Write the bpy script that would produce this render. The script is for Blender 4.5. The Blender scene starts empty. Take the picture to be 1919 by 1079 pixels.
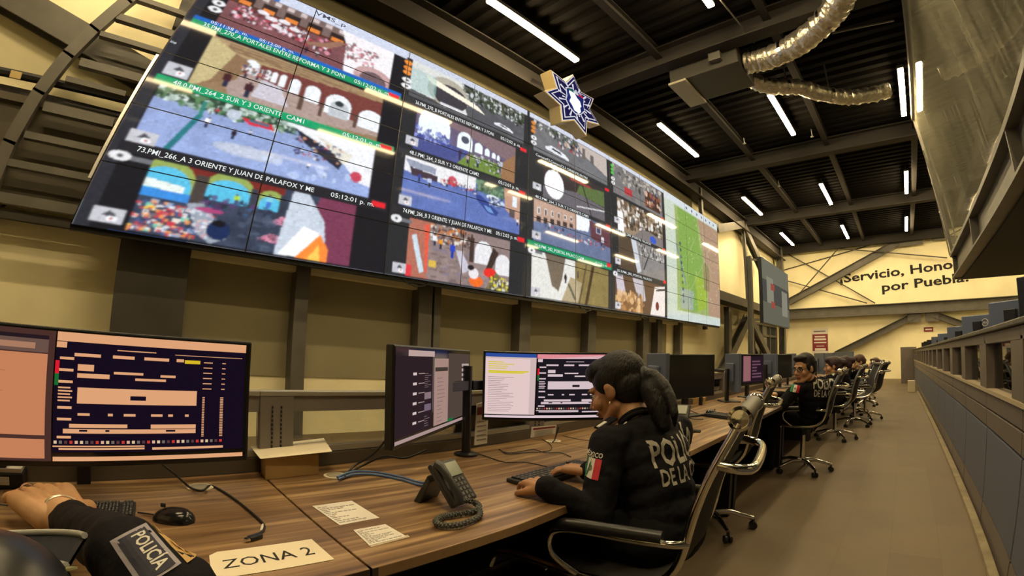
import bpy, bmesh, math, random
import numpy as np
from mathutils import Vector, Matrix
random.seed(7)
C = bpy.context.scene.collection
W, H = 1919, 1079
EYE = 1.2
YAW, PIT, ROL = [math.radians(a) for a in (45.07, 7.81, 1.89)]
LK = [1.0416, 0.4998, -0.8663, 0.3612]          # field angle of the wide action-camera lens, per 1000 px of image radius
# ---------------------------------------------------------------- camera
_f = Vector((-math.sin(YAW)*math.cos(PIT), math.cos(YAW)*math.cos(PIT), math.sin(PIT)))
_r = Vector((math.cos(YAW), math.sin(YAW), 0)); _u = _r.cross(_f)
RT = _r*math.cos(ROL)+_u*math.sin(ROL); UP = _u*math.cos(ROL)-_r*math.sin(ROL); FW = _f
cam = bpy.data.cameras.new('camera'); co = bpy.data.objects.new('camera', cam); C.objects.link(co)
M = Matrix((RT, UP, -FW)).transposed().to_4x4(); M.translation = (0, 0, EYE); co.matrix_world = M
cam.type = 'PANO'; cam.panorama_type = 'FISHEYE_LENS_POLYNOMIAL'; cam.sensor_fit = 'HORIZONTAL'
cam.sensor_width = 36; cam.fisheye_fov = 6.0
_s = (W/1000)/36
cam.fisheye_polynomial_k0 = 0
cam.fisheye_polynomial_k1 = -LK[0]*_s; cam.fisheye_polynomial_k2 = -LK[1]*_s**2
cam.fisheye_polynomial_k3 = -LK[2]*_s**3; cam.fisheye_polynomial_k4 = -LK[3]*_s**4
cam.clip_start = 0.02; cam.clip_end = 200
bpy.context.scene.camera = co
# ---------------------------------------------------------------- exposure and world
sc = bpy.context.scene
sc.view_settings.view_transform = 'Standard'; sc.view_settings.look = 'None'
sc.view_settings.exposure = 0.0; sc.view_settings.gamma = 1.0; sc.view_settings.use_curve_mapping = False
sc.cycles.max_bounces = 8; sc.cycles.use_denoising = True
wd = bpy.data.worlds.new('world'); sc.world = wd; wd.use_nodes = True
wd.node_tree.nodes['Background'].inputs[0].default_value = (1, .78, .45, 1)
wd.node_tree.nodes['Background'].inputs[1].default_value = 0.08
STRIP = 114.0
# ---------------------------------------------------------------- measuring helpers: the line of sight through an image point, cut by a plane of the room
def ray(px, py):
    dx = (px-W/2)/1000; dy = -(py-H/2)/1000; r = math.hypot(dx, dy)+1e-9
    th = LK[0]*r+LK[1]*r**2+LK[2]*r**3+LK[3]*r**4
    s = math.sin(th)/r
    return RT*(dx*s)+UP*(dy*s)+FW*math.cos(th)
def atx(px, py, x): d = ray(px, py); return Vector((0, 0, EYE))+d*(x/d.x)
def aty(px, py, y): d = ray(px, py); return Vector((0, 0, EYE))+d*(y/d.y)
def atz(px, py, z): d = ray(px, py); return Vector((0, 0, EYE))+d*((z-EYE)/d.z)
# ---------------------------------------------------------------- materials
MATS = {}
def mat(name, col, rough=.6, metal=0., emit=None, es=1., noise=0., nscale=8., bump=0., bscale=60., spec=.5, stretch=None, alpha=None, c2=None):
    if name in MATS: return MATS[name]
    m = bpy.data.materials.new(name); m.use_nodes = True; nt = m.node_tree; b = nt.nodes['Principled BSDF']
    b.inputs['Base Color'].default_value = (*col, 1); b.inputs['Roughness'].default_value = rough
    b.inputs['Metallic'].default_value = metal; b.inputs['Specular IOR Level'].default_value = spec
    if emit: b.inputs['Emission Color'].default_value = (*emit, 1); b.inputs['Emission Strength'].default_value = es
    if noise or bump or c2:
        tc = nt.nodes.new('ShaderNodeTexCoord'); mp = nt.nodes.new('ShaderNodeMapping'); nt.links.new(tc.outputs['Object'], mp.inputs[0])
        if stretch: mp.inputs['Scale'].default_value = stretch
    if noise or c2:
        n = nt.nodes.new('ShaderNodeTexNoise'); n.inputs['Scale'].default_value = nscale; n.inputs['Detail'].default_value = 5
        nt.links.new(mp.outputs[0], n.inputs[0])
        cr = nt.nodes.new('ShaderNodeValToRGB'); e = cr.color_ramp.elements
        a = c2 if c2 else tuple(max(0, c*(1-noise)) for c in col); z = col if c2 else tuple(c*(1+noise) for c in col)
        e[0].position = .35; e[0].color = (*a, 1); e[1].position = .65; e[1].color = (*z, 1)
        nt.links.new(n.outputs['Fac'], cr.inputs[0]); nt.links.new(cr.outputs[0], b.inputs['Base Color'])
    if bump:
        n2 = nt.nodes.new('ShaderNodeTexNoise'); n2.inputs['Scale'].default_value = bscale; n2.inputs['Detail'].default_value = 4
        nt.links.new(mp.outputs[0], n2.inputs[0])
        bp = nt.nodes.new('ShaderNodeBump'); bp.inputs['Strength'].default_value = bump; bp.inputs['Distance'].default_value = .02
        nt.links.new(n2.outputs['Fac'], bp.inputs['Height']); nt.links.new(bp.outputs[0], b.inputs['Normal'])
    MATS[name] = m; return m
def emat(name, col, s=1.):
    if name in MATS: return MATS[name]
    m = bpy.data.materials.new(name); m.use_nodes = True; nt = m.node_tree
    nt.nodes.remove(nt.nodes['Principled BSDF']); e = nt.nodes.new('ShaderNodeEmission')
    e.inputs[0].default_value = (*col, 1); e.inputs[1].default_value = s
    nt.links.new(e.outputs[0], nt.nodes['Material Output'].inputs[0]); MATS[name] = m; return m
def glassmat(name, tint, refl=.08, rough=.02, add=None):
    if name in MATS: return MATS[name]
    m = bpy.data.materials.new(name); m.use_nodes = True; nt = m.node_tree; nt.nodes.remove(nt.nodes['Principled BSDF'])
    t = nt.nodes.new('ShaderNodeBsdfTransparent'); t.inputs[0].default_value = (*tint, 1)
    g = nt.nodes.new('ShaderNodeBsdfGlossy'); g.inputs['Roughness'].default_value = rough
    lw = nt.nodes.new('ShaderNodeFresnel'); lw.inputs[0].default_value = 1.0+refl*7
    mx = nt.nodes.new('ShaderNodeMixShader'); nt.links.new(lw.outputs[0], mx.inputs[0])
    nt.links.new(t.outputs[0], mx.inputs[1]); nt.links.new(g.outputs[0], mx.inputs[2])
    out = mx
    nt.links.new(out.outputs[0], nt.nodes['Material Output'].inputs[0]); MATS[name] = m; return m
def screenmat():
    # a lit display: its picture (vertex colours) gives off light behind glossy glass
    m = bpy.data.materials.new('display_picture'); m.use_nodes = True; nt = m.node_tree; b = nt.nodes['Principled BSDF']
    a = nt.nodes.new('ShaderNodeVertexColor'); a.layer_name = 'picture'
    b.inputs['Base Color'].default_value = (.01, .01, .012, 1); b.inputs['Roughness'].default_value = .045; b.inputs['Specular IOR Level'].default_value = .13
    nt.links.new(a.outputs[0], b.inputs['Emission Color']); b.inputs['Emission Strength'].default_value = 1.12
    MATS['display'] = m; return m
def s2l(c): return tuple((x/12.92 if x <= .04045 else ((x+.055)/1.055)**2.4) for x in c)
def h2(r, g, b): return s2l((r/255, g/255, b/255))
# ---------------------------------------------------------------- mesh helpers
class MB:
    def __init__(s): s.bm = bmesh.new()
    def quad(s, *p):
        s.bm.faces.new([s.bm.verts.new(q) for q in p]); return s
    def box(s, c, d, rot=None):
        c = Vector(c); v = []
        for i in (-.5, .5):
            for j in (-.5, .5):
                for k in (-.5, .5):
                    q = Vector((d[0]*i, d[1]*j, d[2]*k))
                    if rot is not None: q = rot @ q
                    v.append(s.bm.verts.new(c+q))
        for f in ((0, 1, 3, 2), (4, 6, 7, 5), (0, 4, 5, 1), (2, 3, 7, 6), (0, 2, 6, 4), (1, 5, 7, 3)):
            s.bm.faces.new([v[i] for i in f])
        return s
    def bb(s, x0, x1, y0, y1, z0, z1): return s.box(((x0+x1)/2, (y0+y1)/2, (z0+z1)/2), (abs(x1-x0), abs(y1-y0), abs(z1-z0)))
    def bar(s, a, b, w, h, up=(0, 0, 1)):
        a = Vector(a); b = Vector(b); d = b-a; L = d.length; d.normalize()
        u = Vector(up); u = (u-d*u.dot(d))
        if u.length < 1e-4: u = Vector((1, 0, 0)); u = u-d*u.dot(d)
        u.normalize(); r = d.cross(u)
        return s.box((a+b)/2, (w, L, h), Matrix((r, d, u)).transposed())
    def ibeam(s, a, b, w, h, t=.03, up=(0, 0, 1)):
        a = Vector(a); b = Vector(b); d = (b-a).normalized(); u = Vector(up); u = (u-d*u.dot(d)).normalized()
        s.bar(a, b, t, h-2*t, up); s.bar(a+u*(h/2-t/2), b+u*(h/2-t/2), w, t, up); s.bar(a-u*(h/2-t/2), b-u*(h/2-t/2), w, t, up); return s
    def tube(s, pts, r, n=10, cap=True, closed=False):
        pts = [Vector(p) for p in pts]; m = len(pts); rings = []
        rr = r if hasattr(r, '__len__') else [r]*m
        prev = None
        for i, p in enumerate(pts):
            if closed: d = pts[(i+1) % m]-pts[i-1]
            else: d = pts[min(i+1, m-1)]-pts[max(i-1, 0)]
            d.normalize()
            if prev is None:
                u = Vector((0, 0, 1)) if abs(d.z) < .9 else Vector((1, 0, 0))
            else: u = prev
            u = (u-d*u.dot(d)).normalized(); prev = u; w = d.cross(u)
            rings.append([s.bm.verts.new(p+(u*math.cos(2*math.pi*k/n)+w*math.sin(2*math.pi*k/n))*rr[i]) for k in range(n)])
        for i in range(m if closed else m-1):
            A = rings[i]; B = rings[(i+1) % m]
            for k in range(n): s.bm.faces.new((A[k], A[(k+1) % n], B[(k+1) % n], B[k]))
        if cap and not closed:
            s.bm.faces.new(rings[0][::-1]); s.bm.faces.new(rings[-1])
        return s
    def cyl(s, a, b, r, n=20, r2=None): return s.tube([a, b], [r, r if r2 is None else r2], n)
    def prism(s, pts, off):
        off = Vector(off); A = [s.bm.verts.new(p) for p in pts]; B = [s.bm.verts.new(Vector(p)+off) for p in pts]
        s.bm.faces.new(A[::-1]); s.bm.faces.new(B); n = len(A)
        for i in range(n): s.bm.faces.new((A[i], A[(i+1) % n], B[(i+1) % n], B[i]))
        return s
    def ball(s, c, r, n=16, m=10, rot=None):
        r = r if hasattr(r, '__len__') else (r, r, r); c = Vector(c); rows = []
        for j in range(1, m):
            t = math.pi*j/m; row = []
            for k in range(n):
                a = 2*math.pi*k/n; q = Vector((r[0]*math.sin(t)*math.cos(a), r[1]*math.sin(t)*math.sin(a), r[2]*math.cos(t)))
                if rot is not None: q = rot @ q
                row.append(s.bm.verts.new(c+q))
            rows.append(row)
        def pole(z):
            q = Vector((0, 0, z))
            if rot is not None: q = rot @ q
            return s.bm.verts.new(c+q)
        T = pole(r[2]); B = pole(-r[2])
        for k in range(n):
            s.bm.faces.new((T, rows[0][k], rows[0][(k+1) % n])); s.bm.faces.new((B, rows[-1][(k+1) % n], rows[-1][k]))
            for j in range(m-2): s.bm.faces.new((rows[j][k], rows[j+1][k], rows[j+1][(k+1) % n], rows[j][(k+1) % n]))
        return s
    def lathe(s, prof, c=(0, 0, 0), n=24, axis=None):
        c = Vector(c); rings = []
        ax = Matrix.Identity(3) if axis is None else Vector((0, 0, 1)).rotation_difference(Vector(axis)).to_matrix()
        for r, z in prof: rings.append([s.bm.verts.new(c+ax @ Vector((r*math.cos(2*math.pi*k/n), r*math.sin(2*math.pi*k/n), z))) for k in range(n)])
        for A, B in zip(rings, rings[1:]):
            for k in range(n): s.bm.faces.new((A[k], A[(k+1) % n], B[(k+1) % n], B[k]))
        s.bm.faces.new(rings[0][::-1]); s.bm.faces.new(rings[-1]); return s
    def build(s, name, m=None, parent=None, smooth=False, bevel=0., seg=2, xf=None):
        bmesh.ops.recalc_face_normals(s.bm, faces=s.bm.faces)
        if xf is not None: s.bm.transform(xf)
        me = bpy.data.meshes.new(name); s.bm.to_mesh(me); s.bm.free()
        o = bpy.data.objects.new(name, me); C.objects.link(o)
        if m: me.materials.append(m)
        if smooth:
            for p in me.polygons: p.use_smooth = True
            me.set_sharp_from_angle(angle=math.radians(smooth if smooth is not True and smooth > 1 else 40))
        if bevel:
            b = o.modifiers.new('bevel', 'BEVEL'); b.width = bevel; b.segments = seg; b.limit_method = 'ANGLE'
        if parent: o.parent = parent
        return o
def tag(o, label=None, cat=None, group=None, kind=None):
    if label: o['label'] = label
    if cat: o['category'] = cat
    if group: o['group'] = group
    if kind: o['kind'] = kind
    return o
def empty(name, loc=(0, 0, 0), rz=0., label=None, cat=None, group=None):
    o = bpy.data.objects.new(name, None); C.objects.link(o); o.location = loc; o.rotation_euler = (0, 0, rz); o.empty_display_size = .1
    return tag(o, label, cat, group)
def copy_tree(o, parent=None):
    c = o.copy(); C.objects.link(c); c.parent = parent
    if parent: c.matrix_parent_inverse = o.matrix_parent_inverse.copy()
    for ch in [k for k in KIDS.get(o.name, [])]: KIDS.setdefault(c.name, []).append(copy_tree(ch, c))
    return c
KIDS = {}
def index_kids(root):
    for k in list(bpy.data.objects):
        if k.parent == root:
            KIDS.setdefault(root.name, []).append(k); index_kids(k)
def struct(o): o['kind'] = 'structure'; return o
_tc = {}
def text_mesh(s, bold=0.):
    key = (s, bold)
    if key not in _tc:
        cu = bpy.data.curves.new('lettering', 'FONT'); cu.body = s; cu.size = 1; cu.resolution_u = 2; cu.offset = bold
        o = bpy.data.objects.new('lettering', cu); C.objects.link(o); bpy.context.view_layer.update()
        me = bpy.data.meshes.new_from_object(o.evaluated_get(bpy.context.evaluated_depsgraph_get()))
        bpy.data.objects.remove(o); bpy.data.curves.remove(cu)
        vs = [v.co.copy() for v in me.vertices]; fs = [tuple(p.vertices) for p in me.polygons]; bpy.data.meshes.remove(me)
        x0 = min(v.x for v in vs); x1 = max(v.x for v in vs); _tc[key] = (vs, fs, x0, x1)
    return _tc[key]
def lettering(name, s, fn, w, h, m, parent=None, bold=0., x=0., y=0., fine=0):
    # lay the string in a w x h box (cap height h) and place every vertex with fn(u, v)
    vs, fs, x0, x1 = text_mesh(s, bold); k = w/(x1-x0) if w else h/.7
    bm = bmesh.new(); vv = [bm.verts.new((x+(v.x-x0)*k, y+v.y*h/.7, 0)) for v in vs]
    for f in fs:
        try: bm.faces.new([vv[i] for i in f])
        except ValueError: pass
    if fine:
        bmesh.ops.triangulate(bm, faces=bm.faces); bmesh.ops.subdivide_edges(bm, edges=bm.edges, cuts=fine, use_grid_fill=True)
    for v in bm.verts: v.co = fn(v.co.x, v.co.y)
    me = bpy.data.meshes.new(name); bm.to_mesh(me); bm.free(); me.materials.append(m)
    o = bpy.data.objects.new(name, me); C.objects.link(o)
    if parent: o.parent = parent
    return o
# ================================================================ THE ROOM
XL, XR, YB, YF, ZC = -5.9, 8.5, -6.0, 26.0, 6.9
steel = mat('grey_painted_steel', (.115, .108, .095), .5, .1, noise=.12, nscale=3)
steel_d = mat('dark_painted_steel', (.035, .032, .03), .5, .2)
cream = mat('cream_wall', (.90, .83, .56), .85, noise=.05, nscale=1.2, bump=.05)
grey_panel = mat('grey_partition', (.20, .18, .165), .55, noise=.06, nscale=4)
blue_panel = mat('blue_grey_fabric', (.115, .125, .165), .8, noise=.12, nscale=90)
black = mat('black_plastic', (.012, .012, .014), .35)
black_m = mat('matte_black_plastic', (.016, .016, .018), .6)
chrome = mat('chrome', (.72, .70, .66), .12, 1.)
white = mat('white_plastic', (.75, .73, .68), .5)
paper = mat('paper', (.72, .69, .64), .8)
ink = mat('black_ink', (.012, .011, .01), .8)
ceilm = mat('dark_ceiling_deck', (.0085, .0075, .0068), .95, spec=.04)
# --- floor: wood-look vinyl planks under dirt
def floor_mat():
    m = bpy.data.materials.new('floor_planks'); m.use_nodes = True; nt = m.node_tree; b = nt.nodes['Principled BSDF']
    tc = nt.nodes.new('ShaderNodeTexCoord'); mp = nt.nodes.new('ShaderNodeMapping'); mp.inputs['Rotation'].default_value = (0, 0, math.pi/2)
    nt.links.new(tc.outputs['Object'], mp.inputs[0])
    br = nt.nodes.new('ShaderNodeTexBrick'); br.inputs['Scale'].default_value = 1; br.inputs['Brick Width'].default_value = 1.3; br.inputs['Row Height'].default_value = .3
    br.inputs['Mortar Size'].default_value = .0015; br.inputs['Color1'].default_value = (.150, .108, .062, 1); br.inputs['Color2'].default_value = (.172, .128, .074, 1); br.inputs['Mortar'].default_value = (.13, .095, .055, 1)
    nt.links.new(mp.outputs[0], br.inputs[0])
    n = nt.nodes.new('ShaderNodeTexNoise'); n.inputs['Scale'].default_value = 2.2; n.inputs['Detail'].default_value = 8; nt.links.new(tc.outputs['Object'], n.inputs[0])
    mx = nt.nodes.new('ShaderNodeMix'); mx.data_type = 'RGBA'; mx.blend_type = 'MULTIPLY'; mx.inputs[0].default_value = .35
    nt.links.new(br.outputs[0], mx.inputs[6]); nt.links.new(n.outputs['Fac'], mx.inputs[7]); nt.links.new(mx.outputs[2], b.inputs['Base Color'])
    b.inputs['Roughness'].default_value = .62; return m
struct(MB().bb(XL-.2, XR+.2, YB, YF+.2, -.1, 0).build('floor', floor_mat()))
struct(MB().bb(XL-.2, XL, YB, YF, 0, ZC+.3).build('wall_left', cream))
struct(MB().bb(XL-.2, XR+.2, YF, YF+.2, 0, ZC+.3).build('wall_far', cream))
struct(MB().bb(XR, XR+.2, YB, YF, 0, ZC+.3).build('wall_right', cream))
struct(MB().bb(XL-.2, XR+.2, YB-.2, YB, 0, ZC+.3).build('wall_behind', cream))
# ceiling: corrugated steel deck, ribs across the hall
b = MB(); y = YB; zt = ZC
while y < YF:
    b.quad((XL, y, zt), (XR, y, zt), (XR, y+.13, zt), (XL, y+.13, zt)); b.quad((XL, y+.13, zt), (XR, y+.13, zt), (XR, y+.17, zt+.09), (XL, y+.17, zt+.09))
    b.quad((XL, y+.17, zt+.09), (XR, y+.17, zt+.09), (XR, y+.27, zt+.09), (XL, y+.27, zt+.09)); b.quad((XL, y+.27, zt+.09), (XR, y+.27, zt+.09), (XR, y+.31, zt), (XL, y+.31, zt)); y += .31
b.quad((XL, YB, zt+.2), (XR, YB, zt+.2), (XR, YF, zt+.2), (XL, YF, zt+.2))
struct(b.build('ceiling', ceilm))
# roof beams across the hall and purlins along it
beamm = mat('roof_beam_paint', (.040, .036, .033), .7, spec=.15)
for i, yb in enumerate((1.2, 6.97, 12.83, 18.85, 25.4)):
    struct(MB().ibeam((XL, yb+.15, ZC-.22), (XR, yb+.15, ZC-.22), .3, .42).build('trim_%d' % (i+1), beamm))
n = 6
for xp in (-3.35, -1.25, 1.0, 3.4, 5.8):
    struct(MB().ibeam((xp, YB, ZC-.1), (xp, YF, ZC-.1), .14, .2, .015).build('trim_%d' % n, beamm)); n += 1
struct(MB().bb(XL, XL+.25, YB, YF, 6.25, 6.9).build('trim_%d' % n, beamm)); n += 1
# a wall girder under the roof at the video wall, pale lower flange
struct(MB().ibeam((XL+.35, YB, 6.45), (XL+.35, YF, 6.45), .34, .5).build('trim_%d' % n, beamm)); n += 1
# pale ledge behind the video wall; the wall below it is set back and has the screens' shade put into its colour, olive
shade_olive = mat('shaded_wall_olive', (.27, .24, .15), .85, noise=.04, nscale=1.5)  # shade under the video wall is carried by this darker wall colour
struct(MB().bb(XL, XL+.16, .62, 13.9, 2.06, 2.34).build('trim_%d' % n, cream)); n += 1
struct(MB().bb(XL, XL+.1, .62, 13.9, 2.34, 6.2).build('trim_%d' % n, mat('dark_wall_upper', (.13, .115, .07), .9, spec=.1))); n += 1  # wall behind and above the screens in a darker tone
struct(MB().bb(XL, XL+.02, .62, 11.9, 1.05, 2.06).bb(XL, XL+.02, .62, 11.9, .75, 1.05).build('trim_%d' % n, shade_olive)); n += 1
struct(MB().bb(XL, XL+.3, -.14, .6, 0, 6.2).build('trim_%d' % n, mat('dark_grey_column', (.05, .047, .04), .5, noise=.15, nscale=2))); n += 1
for (ya, yb_) in ((1.92, 2.1), (3.82, 4.06), (4.1, 4.22), (5.88, 6.14), (7.86, 8.14), (10.2, 10.5), (11.0, 11.25), (12.4, 12.6)):
    struct(MB().bb(XL+.02, XL+.22, ya, yb_, 0, 2.6).build('trim_%d' % n, steel)); n += 1
# wall braces left of the video wall and far left corner frames
def braces(lst):
    global n
    for a, b_, w, hh in lst:
        struct(MB().ibeam(a, b_, w, hh, .02, up=(1, 0, 0)).build('trim_%d' % n, steel)); n += 1
X1 = XL+.15
braces([(atx(20, -2, X1)+(atx(20, -2, X1)-atx(300, 160, X1))*1.2, atx(300, 160, X1), .34, .2), ((X1, -1.0, 3.1), (X1, -1.6, 2.1), .2, .15),
        ((X1, -6, 2.2), (X1, .6, 2.2), .1, .08),
        # behind the end of the video wall
        ((X1+.2, 15.3, 5.5), (X1+.2, 18.6, 6.45), .3, .25), ((X1+.2, 18.7, 6.4), (X1+.2, 21.4, 5.0), .3, .25), ((X1+.2, 18.7, 6.4), (X1+.2, 18.9, 3.2), .14, .12),
        ((X1+.2, 14.2, 3.15), (X1+.2, 26, 3.15), .3, .55), ((X1+.2, 18.8, 2.7), (X1+.2, 15.6, .6), .34, .25), ((X1+.2, 18.9, 2.7), (X1+.2, 22.5, .9), .3, .25),
        ((X1+.2, 16.3, 0), (X1+.2, 16.3, 2.9), .3, .2), ((X1+.2, 14.05, 2.0), (X1+.2, 14.05, 6.6), .14, .12), ((X1+.2, 25.2, 0), (X1+.2, 25.2, 6.8), .4, .3)])
struct(MB().bb(XL, XL+.28, -6, .55, 2.38, 3.3).bb(XL, XL+.34, -6, .55, 3.3, 3.38).bb(XL, XL+.34, -6, .55, 2.32, 2.38).build('trim_%d' % n, mat('brown_girder', (.085, .072, .05), .6))); n += 1
struct(MB().bb(XL, XL+.16, -6, .55, 3.38, 3.52).build('trim_%d' % n, steel_d)); n += 1
# mullioned service window in the far left corner
wn = struct(MB().bb(XL+.02, XL+.06, 20.6, 24.8, .9, 2.6).build('window_1', mat('dark_window_glass', (.05, .055, .05), .1)))
b = MB()
for yy in (20.6, 22.0, 23.4, 24.8): b.bb(XL+.05, XL+.14, yy-.05, yy+.05, .9, 2.6)
for zz in (.9, 2.1, 2.6): b.bb(XL+.05, XL+.14, 20.6, 24.8, zz-.05, zz+.05)
b.build('window_frame', steel, wn)
# --- far wall: slogan, girder, diagonals, tie rods
slog = empty('wall_slogan', (-2.62, YF, 4.2), 0, 'black slogan painted high on the cream far wall, its end hidden by the mezzanine', 'wall lettering')
lettering('slogan_line', '¡Servicio, Honor', lambda u, v: (u, -.012, .58+v+.05*u), 5.75, .42, ink, slog, bold=.024)
lettering('slogan_line', 'por Puebla!', lambda u, v: (2.02+u, -.012, v+.05*u), 4.0, .42, ink, slog, bold=.024)
yb = YF-.3
struct(MB().ibeam((XL, yb, 3.3), (XR, yb, 3.3), .3, .52).build('trim_%d' % n, steel)); n += 1
for a, b_, w in (((-5.3, yb+.1, 3.95), (.9, yb+.1, 6.75), .34), ((-2.95, yb+.1, 1.2), (.9, yb+.1, 3.0), .3), ((1.6, yb+.1, 3.0), (5.6, yb+.1, 1.3), .3)):
    struct(MB().ibeam(a, b_, .25, w, .02, up=(0, 0, 1)).build('trim_%d' % n, steel)); n += 1
for a, b_ in (((.5, yb+.1, 3.0), (1.1, yb+.1, 2.75)), ((1.3, yb+.1, 3.0), (1.9, yb+.1, 2.75)), ((.4, yb+.1, 6.6), (1.5, yb+.1, 6.4)), ((1.9, yb+.1, 6.7), (3.6, yb+.1, 6.5))):
    struct(MB().bb(a[0], b_[0], yb, yb+.1, b_[2]-.12, a[2]+.12).build('trim_%d' % n, steel)); n += 1
rod = mat('tie_rod', (.06, .05, .035), .5)
P = [(1469, 506, 1635, 458), (1469, 472, 1640, 568), (1475, 526, 1625, 568), (1495, 553, 1577, 458), (1562, 465, 1775, 483)]
for i, p in enumerate(P):
    o = MB().tube([aty(p[0], p[1], YF-.04-.07*i), aty(p[2], p[3], YF-.04-.07*i)], .028, 6).build('tie_rod', rod)
labs = ['thin tie rod rising to the right from the left corner of the far wall', 'thin tie rod falling from upper left to the girder on the far wall',
        'lowest thin tie rod slanting down to the girder on the far wall', 'steep thin tie rod crossing the others on the far wall', 'nearly level thin tie rod above the slogan on the far wall']
for o, l in zip([o for o in C.objects if o.name.startswith('tie_rod')], labs): tag(o, l, 'tie rod', 'tie rods on the far wall')
# poster and small sign
ps = empty('poster', aty(1537, 638, YF-.02), 0, 'white and maroon notice poster on the far wall above the officers', 'poster')
def rect(name, cx, cz, w, h, m, par, dy=0., y=0): return MB().bb(cx-w/2, cx+w/2, y-dy-.006, y-dy, cz-h/2, cz+h/2).build(name, m, par)
maroon = mat('maroon_print', (.22, .02, .03), .6)
rect('sheet', 0, 0, .82, 1.25, paper, ps); rect('printed_panel', 0, -.1, .78, .85, maroon, ps, .007)
for k, (ww, hh, zz) in enumerate(((.55, .07, .2), (.6, .09, .06), (.62, .06, -.1), (.4, .03, -.28), (.55, .12, -.45))):
    rect('printed_line', .0, zz, ww, hh, paper, ps, .014)
rect('printed_line', -.02, .47, .6, .06, mat('grey_heading', (.2, .18, .17), .8), ps, .014)
ss = empty('sign', aty(1740, 617, YF-.02), 0, 'small dark red sign on the far wall under the girder', 'sign'); rect('plate', 0, 0, .42, .2, maroon, ss); rect('printed_line', 0, 0, .3, .06, paper, ss, .007)
# --- linear ceiling lights
tubem = emat('warm_led_diffuser', (1.0, .765, .41), STRIP)
def light(x, y0, y1, label):
    r = empty('ceiling_light', (x, (y0+y1)/2, 6.62), 0, label, 'ceiling light', 'linear ceiling lights')
    L = (y1-y0)/2
    MB().bb(-.065, .065, -L-.02, L+.02, .03, .1).build('housing', steel_d, r, bevel=.005)
    MB().bb(-.055, .055, -L, L, -.02, .035).build('diffuser', tubem, r, bevel=.012)
    for s in (-1, 1): MB().cyl((0, s*L*.8, .1), (0, s*L*.8, .28), .008, 6).build('hanger', steel_d, r)
    return r
ZL = 5.42
rowsL = {-4.6: [(.71, 1.13), (1.73, 2.15), (2.92, 3.36), (3.98, 4.48)], -1.9: [(.70, 1.14), (1.737, 2.154), (2.92, 3.36), (3.99, 4.46)], .74: [(.70, 1.14), (1.80, 2.2), (2.95, 3.36), (3.99, 4.43)]}
rn = {-4.6: 'row beside the video wall', -1.9: 'middle row', .74: 'row beside the mezzanine glass'}
on = ['nearest', 'second', 'third', 'farthest']
for x, L in rowsL.items():
    for k, (a, b_) in enumerate(L): light(x, a*ZL, b_*ZL, 'glowing linear ceiling light, %s one in the %s' % (on[k], rn[x]))
for x in (-4.6, -1.9, .74):
    light(x, -1.75, .55, 'glowing linear ceiling light behind the camera, %s' % rn[x])
for x in (3.4, 6.0):
    for k, y in enumerate((15.8, 21.6)): light(x, y, y+2.3, 'glowing linear ceiling light over the mezzanine side at x %d' % x if 0 else 'glowing linear ceiling light beyond the mezzanine, %s %s' % (('inner', 'outer')[x > 4], ('near', 'far')[k]))
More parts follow.
